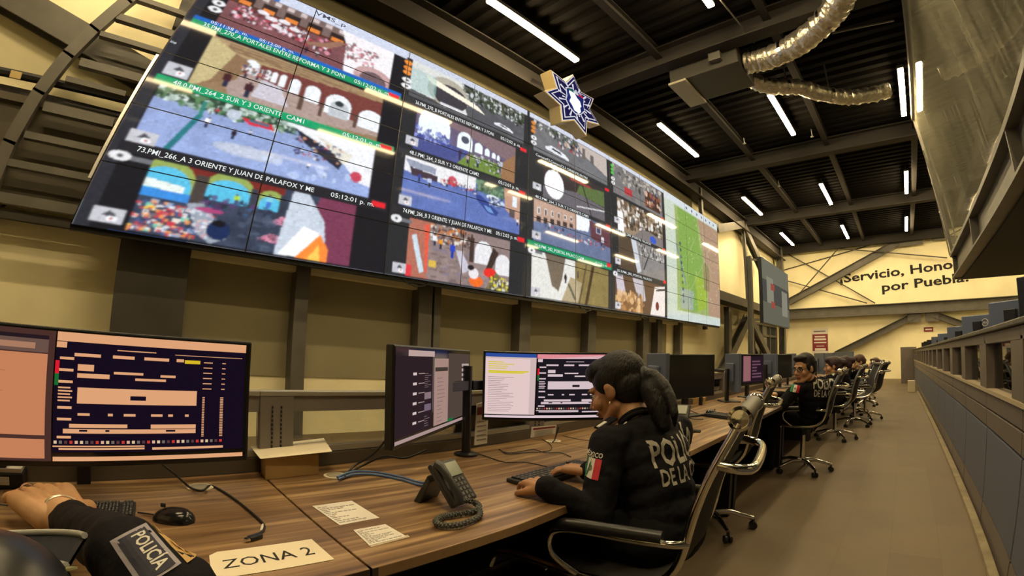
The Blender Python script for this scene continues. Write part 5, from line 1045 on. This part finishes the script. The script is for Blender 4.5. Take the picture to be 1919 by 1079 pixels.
def hand_blobs(b_, w, f, n, thumb, s, curl=1., spread=1.):
    # w wrist, f towards the fingers, n out of the back of the hand, thumb = +1/-1 side
    f = Vector(f).normalized(); n = Vector(n); n = (n-f*n.dot(f)).normalized(); l = f.cross(n)*thumb; w = Vector(w)
    P_ = lambda x, y, z: w+(l*x+f*y+n*z)*s
    caps(b_, w-f*.015*s, .023*s, P_(0, .01, 0), .024*s)
    for x, L_, ry in ((.035, .068, .0083), (.0118, .077, .0088), (-.0118, .071, .0083), (-.034, .055, .0074)):
        k = P_(x, .088-abs(x-.008)*.25, .004); caps(b_, P_(x*.55, .012, 0), .017*s, k, .0135*s)
        a = [.30*curl, .85*curl, 1.3*curl]; q = k; y, z = 0, 0; fan = (x-.005)*.9*spread
        for i, ang in enumerate(a):
            seg = L_*(.45, .31, .24)[i]; d = (f*math.cos(ang)-n*math.sin(ang)+l*fan*(1-i*.4)).normalized(); q2 = q+d*seg*s
            caps(b_, q, (ry+.0012-i*.0008)*s, q2, (ry-.0006*(i+1))*s, 10); q = q2
    t0 = P_(.022, .018, -.004); t1 = P_(.052, .05, -.012); t2 = P_(.062, .078, -.02); t3 = P_(.058, .1, -.03)
    caps(b_, t0, .017*s, t1, .0125*s); caps(b_, t1, .012*s, t2, .0105*s, 10); caps(b_, t2, .0105*s, t3, .0088*s, 10)
    return P_
def decal_fn(target, depth=.0025):
    me = target.data; bv = BVHTree.FromPolygons([v.co.copy() for v in me.vertices], [tuple(p.vertices) for p in me.polygons])
    def hit(p, d):
        p = Vector(p); d = Vector(d).normalized(); h_ = bv.ray_cast(p-d*.25, d)
        
        if h_[0] is not None: return h_[0]-d*depth
        h_ = bv.find_nearest(p); return h_[0]+h_[1]*depth if h_[0] is not None else p
    return hit
def sub_quads(b_, fn, u0, u1, v0, v1, nu, nv):
    g = [[b_.bm.verts.new(fn(u0+(u1-u0)*i/nu, v0+(v1-v0)*j/nv)) for i in range(nu+1)] for j in range(nv+1)]
    for j in range(nv):
        for i in range(nu): b_.bm.faces.new((g[j][i], g[j][i+1], g[j+1][i+1], g[j+1][i]))
def flag(hit, c, U, V, d, w, h_, parent, word=True):
    c = Vector(c); fn = lambda k: (lambda u, v: hit(c+U*(u-.5)*w+V*(v-.5)*h_, d))
    f_ = fn(0)
    for k, (a, z, m_) in enumerate(((0, .33, patch_g), (.33, .67, patch_w), (.67, 1, patch_r))):
        b_ = MB(); sub_quads(b_, f_, a, z, 0, 1, 4, 8); o = local(b_, 'flag_stripe', m_, parent)
    b_ = MB(); cc = lambda u, v: hit(c+U*(u-.5)*w+V*(v-.5)*h_, d)-Vector(d).normalized()*.0012
    ring = [b_.bm.verts.new(cc(.5+.1*math.cos(a*math.pi/6), .5+.16*math.sin(a*math.pi/6))) for a in range(12)]; b_.bm.faces.new(ring)
    local(b_, 'flag_crest', mat('crest_brown', (.18, .14, .08), .7), parent)
    if word:
        o = lettering('country_name', 'MÉXICO', lambda u, v: hit(c+U*(u-w*.5)+V*(h_*.56+v), d), w, h_*.24, patch_w, None, bold=.02, fine=2); hang(o, parent)
def hang(o, parent):
    o.parent = parent; root = parent
    while root.parent: root = root.parent
    if parent.type == 'EMPTY': o.matrix_parent_inverse = Matrix.Translation(-parent.location)
def back_text(hit, c, U, V, d, w, parent, lines=('POLICÍA', 'DE LA CIUDAD'), k=.27):
    c = Vector(c); y = 0
    for s_, hh in zip(lines, (k*w, k*w*.62)):
        y -= hh*1.18
        o = lettering('back_lettering', s_, lambda u, v: hit(c+U*u+V*v, d), w*(1.1 if ' ' in s_ else 1), hh, reflect, None, bold=.022, x=.014 if ' ' in s_ else 0, y=y, fine=3); hang(o, parent)
def person(label, J, hairstyle, skinm, hm, vox=.006, s=1.15, extra=None):
    loc = Vector((J['pelvis'][0], J['pelvis'][1], 0)); r = empty('person', loc, 0, label, 'person', 'uniformed people at the desks')
    V = {k: Vector(v) for k, v in J.items() if k not in ('hf', 'hu', 'hands')}
    F = frame(J['hf'], J['hu']); c = V['head']
    # ---- body: one continuous surface
    b_ = MB(); P_ = head_blobs(b_, c, F, s)
    caps(b_, P_(0, -.02, -.06), .05*s, V['neck'], .054*s); S_ = (V['shL']+V['shR'])/2
    caps(b_, V['shL'], .045, V['shR'], .045); caps(b_, V['neck'], .048, S_, .06); caps(b_, S_, .075, V['pelvis'], .09)
    for q in 'LR':
        caps(b_, V['sh'+q], .045, V['el'+q], .036); caps(b_, V['el'+q], .036, V['wr'+q], .026)
        caps(b_, V['pelvis'], .09, V['kn'+q], .06); caps(b_, V['kn'+q], .055, V['an'+q], .035); caps(b_, V['an'+q], .035, V['to'+q], .025)
        hd_ = J['hands'].get(q)
        if hd_: hand_blobs(b_, V['wr'+q], hd_[0], hd_[1], hd_[2], s*hd_[3] if len(hd_) > 3 else s, hd_[4] if len(hd_) > 4 else 1.)
        else: hand_blobs(b_, V['wr'+q], V['wr'+q]-V['el'+q], (0, 0, 1), 1 if q == 'R' else -1, s)
    body = sculpt(b_, 'body', skinm, r, vox, 2)
    # ---- clothes
    b_ = MB(); ax = (V['shR']-V['shL']).normalized(); up_ = (S_-V['pelvis']).normalized(); fwd = up_.cross(ax).normalized(); Rm = Matrix((ax, fwd, up_)).transposed(); half = (V['shR']-V['shL']).length/2
    for t, wx, dy in ((0, .165, .135), (.2, .155, .13), (.4, .155, .125), (.6, .17, .125), (.8, .18, .12), (.95, .16, .1)):
        b_.ball(V['pelvis'].lerp(S_, t)-fwd*.015*math.sin(t*3), (wx*half/.19, dy, .1), 20, 12, Rm)
    caps(b_, V['shL'], .063, V['shR'], .063); caps(b_, V['neck']-up_*.01, .062*s/1.15, S_+up_*.0, .085)
    for q in 'LR':
        wv = V['wr'+q]; ev = V['el'+q]
        caps(b_, V['sh'+q], .066, ev, .056); caps(b_, ev, .055, ev.lerp(wv, 1.0), .040)
    shirt = sculpt(b_, 'shirt', uniform, r, max(vox, .007), 3, .016, .07)
    b_ = MB(); caps(b_, V['pelvis']-ax*.05, .125, V['pelvis']+ax*.05, .125)
    for q, sg in (('L', -1), ('R', 1)):
        caps(b_, V['pelvis']+ax*sg*.08, .1, V['kn'+q], .075); caps(b_, V['kn'+q], .072, V['an'+q], .05)
    sculpt(b_, 'trousers', trouser, r, max(vox, .009), 3, .015)
    for q in 'LR':
        b_ = MB(); a = V['an'+q]; t = V['to'+q]; caps(b_, a+Vector((0, 0, .03)), .045, a-Vector((0, 0, .0)), .045); caps(b_, a-Vector((0, 0, .01)), .042, t, .038); sculpt(b_, 'boot', leather, r, .01, 2)
    # collar
    b_ = MB(); n0 = V['neck']; cd = (P_(0, -.02, -.06)-n0).normalized(); u = Vector((1, 0, 0)); u = (u-cd*u.dot(cd)).normalized(); w_ = cd.cross(u)
    for rr, hh in ((.060, 0),):
        pts = [n0-cd*.012+(u*math.cos(a)+w_*math.sin(a))*rr*s/1.15 for a in [2*math.pi*k/24 for k in range(24)]]; b_.tube(pts, .010, 8, closed=True); pts = [p+cd*.014 for p in pts]; b_.tube(pts, .007, 8, closed=True)
    col = local(b_, 'collar', uniform, r, smooth=60)
    # ---- face
    for q in (-1, 1):
        e = local(MB().ball(P_(q*.031, .076, -.001), .0125*s, 14, 10), 'eyeball', mat('eye_white', (.5, .46, .42), .2), r, smooth=60)
        d = (F @ Vector((q*.1, 1, -.15))).normalized(); pc = P_(q*.031, .076, -.001)+d*.0105*s; local(MB().ball(pc, .0052*s, 12, 8), 'iris', mat('iris_dark', (.02, .01, .006), .15), e, smooth=60)
        b_ = MB().tube([P_(q*.014, .093, .019), P_(q*.03, .094, .026), P_(q*.05, .08, .02)], [.003*s, .0042*s, .002*s], 8); local(b_, 'eyebrow', hm, r, smooth=60)
        b_ = MB().tube([P_(q*.016, .087, .003), P_(q*.031, .0905, .0085), P_(q*.047, .079, .001)], .0022*s, 6); local(b_, 'upper_lid', hm, r, smooth=60)
    b_ = MB().tube([P_(-.025, .089, -.062), P_(-.01, .1, -.06), P_(0, .1015, -.0615), P_(.01, .1, -.06), P_(.025, .089, -.062)], [.001*s, .0045*s, .0045*s, .0045*s, .001*s], 8).tube([P_(-.02, .09, -.0665), P_(0, .1, -.069), P_(.02, .09, -.0665)], [.001*s, .005*s, .001*s], 8)
    local(b_, 'lips', mat('lip_rose', (.24, .07, .05), .45), r, smooth=60)
    # ---- hair
    b_ = MB(); Eh = lambda x, y, z, a, b2, c2: b_.ball(P_(x, y, z), (a*s, b2*s, c2*s), 20, 14, F)
    if hairstyle == 'short':
        Eh(0, -.024, .048, .081, .097, .085); Eh(.0, .036, .093, .062, .048, .028); Eh(.015, .046, .086, .05, .036, .024); Eh(0, -.06, .0, .07, .06, .07)
        for q in (-1, 1): Eh(q*.068, .012, .02, .012, .03, .04)
    else:
        Eh(0, -.022, .04, .083, .1, .088); Eh(0, -.05, -.01, .078, .07, .078); Eh(0, .03, .08, .068, .065, .045); Eh(0, -.105, .0, .034, .034, .034)
        for q in (-1, 1): Eh(q*.069, .0, .03, .016, .045, .045)
        if hairstyle == 'bun': Eh(0, -.13, .03, .05, .05, .05)
    o = sculpt(b_, 'hair', hm, r, vox, 3, .003, .02)
    if extra: extra(r, V, F, P_, c, s, body, shirt, ax, up_, fwd)
    return r
Zv = Vector((0, 0, 1))
# ---- the woman in front
def woman_extra(r, V, F, P_, c, s, body, shirt, ax, up_, fwd):
    tie = local(MB().tube([P_(.03*math.cos(a), -.115, .0+.03*math.sin(a)) for a in [2*math.pi*k/14 for k in range(14)]], .009, 8, closed=True), 'hair_tie', black_m, r, smooth=60)
    pts = [P_(0, -.115, .0), aty(1222, 706, 1.55), aty(1242, 722, 1.54), aty(1257, 748, 1.52), aty(1264, 775, 1.50), aty(1264, 798, 1.50)]
    b_ = MB()
    for a, z, ra, rz_ in zip(pts, pts[1:], (.030, .030, .026, .022, .016), (.030, .026, .022, .016, .006)): caps(b_, a, ra, z, rz_)
    pts = [P_(0, -.12, -.01), aty(1222, 732, 1.54), aty(1236, 764, 1.53), aty(1246, 798, 1.51)]
    for a, z, ra, rz_ in zip(pts, pts[1:], (.036, .044, .044), (.044, .044, .024)): caps(b_, a, ra, z, rz_)
    sculpt(b_, 'ponytail', hairm, r, .006, 3, .006, .03)
    local(MB().ball(P_(-.082, .004, -.046), .0055*s, 10, 8), 'earring', mat('gold_stud', (.8, .6, .25), .2, 1.), r, smooth=60)
    hit = decal_fn(shirt); ub = Vector((.42, .90, .06)).normalized(); vb = (Zv-ub*Zv.dot(ub)).normalized(); nb = ub.cross(vb); nb = nb if nb.x < 0 else -nb
    q0 = aty(1187, 818, 1.46)
    back_text(hit, q0+vb*.012, ub, vb, nb, .29, r, k=.29)
    d = Vector((-.45, 1, -.05)); U = Vector((.90, .40, -.04)).normalized(); U = Vector((1, .35, -.08)).normalized()
    flag(hit, aty(1105, 878, 1.25), Vector((.93, .3, -.06)).normalized(), Vector((.12, 0, .99)).normalized(), Vector((-.55, 1, 0)), .07, .062, r)
    lettering_o = lettering('collar_print', '448', lambda u, v: hit(aty(1146, 800, 1.4)+Vector((.65, .5, .62)).normalized()*u+Vector((-.45, -.2, .5)).normalized()*v, Vector((-.4, 1, -.6))), .062, .02, patch_w, None, bold=.03); hang(lettering_o, r)
    ep = MB(); a = V['shL']; 
    e0 = aty(1120, 805, 1.36); e1 = aty(1150, 788, 1.43)
    ep.bar(e0+Zv*.004, e1+Zv*.01, .045, .008); local(ep, 'epaulette', uniform, r, bevel=.003)
    ep = MB(); ep.bar(e0+Zv*.010, e0.lerp(e1, .5)+Zv*.012, .016, .004); local(ep, 'rank_bar', patch_w, r)
Wn = {'head': aty(1157, 728, 1.56), 'hf': (-.95, -.12, -.42), 'hu': (-.3, -.02, 1), 'neck': (-.885, 1.545, .965), 'shL': (-.885, 1.37, .895), 'shR': (-.79, 1.73, .90),
     'elL': (-.835, 1.25, .675), 'wrL': (-.965, 1.15, .765), 'elR': (-.86, 1.80, .68), 'wrR': (-1.0, 1.43, .765), 'pelvis': (-.72, 1.5, .57), 'knL': (-1.12, 1.38, .53), 'knR': (-1.12, 1.64, .53),
     'anL': (-1.1, 1.38, .08), 'anR': (-1.15, 1.64, .08), 'toL': (-1.27, 1.38, .045), 'toR': (-1.32, 1.64, .045),
     'hands': {'L': ((-.72, .28, -.04), (-.15, -.1, 1), -1, .95, .8), 'R': ((-.93, -.28, -.03), (-.1, 0, 1), 1, .95, .7)}}
person('woman officer in black with a ponytail typing in front of the bright monitor', Wn, 'tied', skin_w, hairm, .0036, 1.12, woman_extra)
# ---- the man with glasses
def man_extra(r, V, F, P_, c, s, body, shirt, ax, up_, fwd):
    gm_ = mat('glasses_frame', (.008, .008, .01), .25); g = MB()
    for q in (-1, 1):
        pts = [P_(q*.033+.024*math.cos(a), .099-abs(.033*q+.024*math.cos(a))*.28+.004, .001+.0175*math.sin(a)) for a in [2*math.pi*k/16 for k in range(16)]]; g.tube(pts, .0024*s, 8, closed=True)
        g.tube([P_(q*.057, .09, .006), P_(q*.074, .05, .006), P_(q*.08, -.01, .004)], .002*s, 6)
    g.tube([P_(-.01, .1, .004), P_(0, .104, .007), P_(.01, .1, .004)], .002*s, 6); go_ = local(g, 'glasses', gm_, r, smooth=60)
    hit = decal_fn(shirt); ub = Vector((.66, .72, -.08)).normalized(); vb = (Zv-ub*Zv.dot(ub)).normalized(); nb = ub.cross(vb); nb = nb if nb.y > 0 else -nb
    back_text(hit, aty(1525, 703, 4.85)+Vector((0, 0, 0)), ub, vb, Vector((-.35, .93, 0)), .36, r, k=.29)
    flag(hit, aty(1491, 727, 4.75), Vector((.98, .1, -.2)).normalized(), Vector((.2, 0, .98)).normalized(), Vector((-.1, 1, 0)), .085, .07, r, False)
Mn = {'head': aty(1507, 690, 4.85), 'hf': (-.50, -.86, -.14), 'hu': (-.05, -.06, 1), 'neck': (-.815, 4.90, .955), 'shL': (-.91, 4.76, .875), 'shR': (-.63, 5.14, .90), 'elL': (-1.06, 4.68, .70), 'wrL': (-1.3, 4.86, .775),
      'elR': (-.88, 5.42, .72), 'wrR': (-1.2, 5.28, .775), 'pelvis': (-.82, 5.12, .58), 'knL': (-1.24, 4.98, .55), 'knR': (-1.24, 5.3, .55), 'anL': (-1.2, 4.98, .08), 'anR': (-1.2, 5.3, .08), 'toL': (-1.37, 4.98, .045), 'toR': (-1.37, 5.3, .045),
      'hands': {'L': ((-.95, .3, -.03), (-.1, 0, 1), -1, .95, .6), 'R': ((-1, -.1, -.03), (-.1, 0, 1), 1, .95, .6)}}
person('man officer with glasses and short black hair turning to look at the camera', Mn, 'short', skin_m, hairm, .0065, 1.14, man_extra)
# ---- officers further down the row
def far_extra(px, py, y, w=.09):
    def fn(r, V, F, P_, c, s, body, shirt, ax, up_, fwd):
        hit = decal_fn(shirt, .004); flag(hit, aty(px, py, y), Vector((.98, .1, -.1)).normalized(), Vector((.1, 0, .98)).normalized(), Vector((-.1, 1, 0)), w, w*.85, r, False)
    return fn
def seated(x, y, z=0., yaw=0.):
    R_ = Matrix.Rotation(yaw, 3, 'Z'); T = lambda a, b_, c: tuple(R_ @ Vector((a, b_, 0))+Vector((x, y, c+z)))
    return {'neck': T(-.04, 0, .93), 'shL': T(-.05, -.18, .86), 'shR': T(-.03, .18, .86), 'elL': T(-.16, -.24, .67), 'wrL': T(-.42, -.14, .775), 'elR': T(-.16, .24, .67), 'wrR': T(-.42, .12, .775), 'pelvis': T(.02, 0, .58),
            'knL': T(-.4, -.14, .55), 'knR': T(-.4, .14, .55), 'anL': T(-.38, -.14, .08), 'anR': T(-.38, .14, .08), 'toL': T(-.55, -.14, .045), 'toR': T(-.55, .14, .045),
            'head': T(-.1, 0, 1.06), 'hf': tuple(R_ @ Vector((-1, 0, -.25))), 'hu': (0, 0, 1), 'hands': {}}
J = seated(-.85, 7.3); J['head'] = tuple(aty(1561, 686, 7.25)); J['hf'] = (-.98, -.2, -.12)
person('officer in profile with reddish dark hair behind the man with glasses', J, 'bun', skin_m, hair_r, .009, 1.12, far_extra(1566, 694, 7.1, .10))
J = seated(-.90, 9.0, 0); J['head'] = tuple(aty(1583, 682, 9.0))
person('officer with dark tied-up hair, second beyond the man with glasses', J, 'bun', skin_w, hair_r, .011, 1.12)
J = seated(-.86, 10.7); J['head'] = tuple(aty(1610, 678, 10.5)); J['hf'] = (-.9, -.4, -.3)
person('fair-skinned officer with brown hair among the far chairs', J, 'tied', skin_l, hair_b, .011, 1.15, far_extra(1608, 690, 10.3, .10))
J = seated(-.86, 12.4); J['head'] = tuple(aty(1639, 682, 12.3)); J['hf'] = (-.9, -.3, -.1)
person('farthest seated officer, head just above a chair back', J, 'short', skin_l, hair_b, .012, 1.15)
# ---- people beyond the partition
def beyond(x, y, lab, hs, sk, hm): 
    J = seated(x, y, 0, math.pi*.9); J['head'] = tuple(Vector(J['neck'])+Vector((.03, 0, .13)))
    person(lab, J, hs, sk, hm, .010, 1.12)
beyond(1.95, 4.6, 'person with dark hair bent at a desk, seen through the nearest partition windows', 'tied', skin_m, hair_r)
beyond(2.0, 6.8, 'person at a desk seen through the second partition window', 'short', skin_w, hairm)
rc = mat('red_cloth', (.35, .02, .03), .7)
# ---- seated person cut by the left edge, near the camera
def atd(px, py, d): return Vector((0, 0, EYE))+ray(px, py)*d
def edge_extra(r, V, F, P_, c, s, body, shirt, ax, up_, fwd):
    b_ = MB(); cm = mat('cap_black', (.006, .006, .007), .36); b_.ball(c+F @ Vector((0, -.012, .045))*s, (.097*s, .114*s, .094*s), 36, 22, F)
    cap_ = local(b_, 'cap', cm, r, smooth=60); tf = lambda x, y, z: c+F @ Vector((x*s, y*s, z*s))
    def arc(k, z0, dz, n_=24, a0=-.12, a1=1.12): return [tf(.094*k*math.cos(math.pi*(a0+(a1-a0)*i/n_)), -.012+.115*k*math.sin(math.pi*(a0+(a1-a0)*i/n_)), z0+dz*math.sin(math.pi*i/n_)) for i in range(n_+1)]
    A = arc(.88, .080, .0); B_ = arc(1.22, .118, .010); A2 = [p+F @ Vector((0, 0, -.006)) for p in A]; B2 = [p+F @ Vector((0, 0, -.006)) for p in B_]; b2 = MB()
    for k in range(24): b2.quad(A[k], A[k+1], B_[k+1], B_[k]); b2.quad(A2[k], A2[k+1], B2[k+1], B2[k]); b2.quad(B_[k], B_[k+1], B2[k+1], B2[k])
    local(b2, 'cap_peak', mat('cap_peak_navy', (.025, .032, .06), .5), cap_)
    for kk, w0 in ((.93, .0045), (1.20, .004)): local(MB().tube([p+F @ Vector((0, 0, .002)) for p in arc(kk, .080+.038*(kk-.88)/.34, .010 if kk > 1.1 else 0)], w0*s, 8), 'peak_piping', mat('band_white', (.40, .40, .38), .6), cap_, smooth=60)
    m_ = arc(1.07, .103, .005); local(MB().box(m_[14], (.026, .02, .004), F), 'peak_badge', mat('badge_silver', (.35, .36, .34), .4, .5), cap_)
    lb = tf(.075, -.06, .085); local(MB().box(lb, (.02, .03, .003), F), 'cap_label', mat('label_green', (.22, .22, .10), .6), cap_)
    hit = decal_fn(shirt, .003)
    P0 = atd(214, 1016, .86); U = (atd(248, 1066, .80)-P0).normalized(); d = ray(250, 1045); Vv = (atd(300, 1030, .82)-atd(262, 1052, .82)).normalized()
    def patch(u0, u1, v0, v1, m_, nm, off=0.):
        b4 = MB(); sub_quads(b4, lambda u, v: hit(P0+U*u+Vv*v, d)-d.normalized()*off, u0, u1, v0, v1, 8, 6); local(b4, nm, m_, r)
    pn = mat('patch_navy', (.012, .014, .035), .7); gy = mat('patch_grey_trim', (.30, .28, .33), .7)
    patch(-.004, .114, -.004, .054, gy, 'patch_border'); patch(.003, .108, .003, .048, pn, 'arm_patch', .001)
    o = lettering('patch_lettering', 'POLICÍA', lambda u, v: hit(P0+U*u+Vv*v, d)-d.normalized()*.0022, .09, .02, patch_w, None, bold=.02, x=.01, y=.024, fine=2); hang(o, r)
    patch(.0, .12, .060, .078, mat('patch_gold', (.5, .33, .12), .6), 'shoulder_trim', .001)
    w = V['wrR']; fd = (w-V['elR']).normalized(); u = (Zv-fd*Zv.dot(fd)).normalized(); w_ = fd.cross(u)
    for k, (cc, col) in enumerate(((.024, (.75, .70, .60)), (.032, (.62, .48, .22)), (.040, (.75, .70, .60)))):
        local(MB().tube([w+fd*cc+(u*math.cos(a)*.047+w_*math.sin(a)*.049) for a in [2*math.pi*q/24 for q in range(24)]], .0022, 6, closed=True), 'bracelet', mat('bracelet_%d' % k, col, .3, .8), r, smooth=60)
    rp = hand_ring
    local(MB().tube([rp[0]+rp[1]*math.cos(a)*.0185+rp[2]*math.sin(a)*.0185 for a in [2*math.pi*q/20 for q in range(20)]], .0022, 6, closed=True), 'ring', chrome, r, smooth=60)
wr = atz(120, 972, .785); kn = atz(72, 930, .79); fdir = (kn-wr).normalized(); hs_ = 1.6
nn = (Zv-fdir*Zv.dot(fdir)).normalized(); ll = fdir.cross(nn)*1
hand_ring = (wr+(ll*-.0105+fdir*.107+nn*.004)*1.12*hs_, ll, nn)
He = atd(8, 1222, .80)
Ed = {'head': He, 'hf': (-.80, -.52, -.30), 'hu': (-.3, -.1, 1), 'neck': He+Vector((.11, .02, -.12)), 'shL': He+Vector((.10, -.17, -.19)), 'shR': atd(330, 1130, .76), 'elL': (-.70, -.50, .66), 'wrL': (-1.0, -.45, .77), 'elR': atd(225, 1030, .88), 'wrR': wr,
      'pelvis': (-.42, -.15, .57), 'knL': (-.85, -.3, .55), 'knR': (-.85, -.02, .55), 'anL': (-.85, -.3, .08), 'anR': (-.85, -.02, .08), 'toL': (-1.0, -.3, .045), 'toR': (-1.0, -.02, .045),
      'hands': {'R': (fdir, nn+fdir*.1, 1, hs_, .42), 'L': ((-1, .1, -.03), (0, 0, 1), -1, .95, .8)}}
person('person with a black banded cap and bracelets at the left edge, hand on the desk', Ed, 'short', skin_l, hairm, .004, 1.12, edge_extra)
c2 = copy_tree(ch); c2.location = (-.40, -.15, 0); c2.rotation_euler.z = 0; c2['label'] = 'office chair under the person at the left edge'
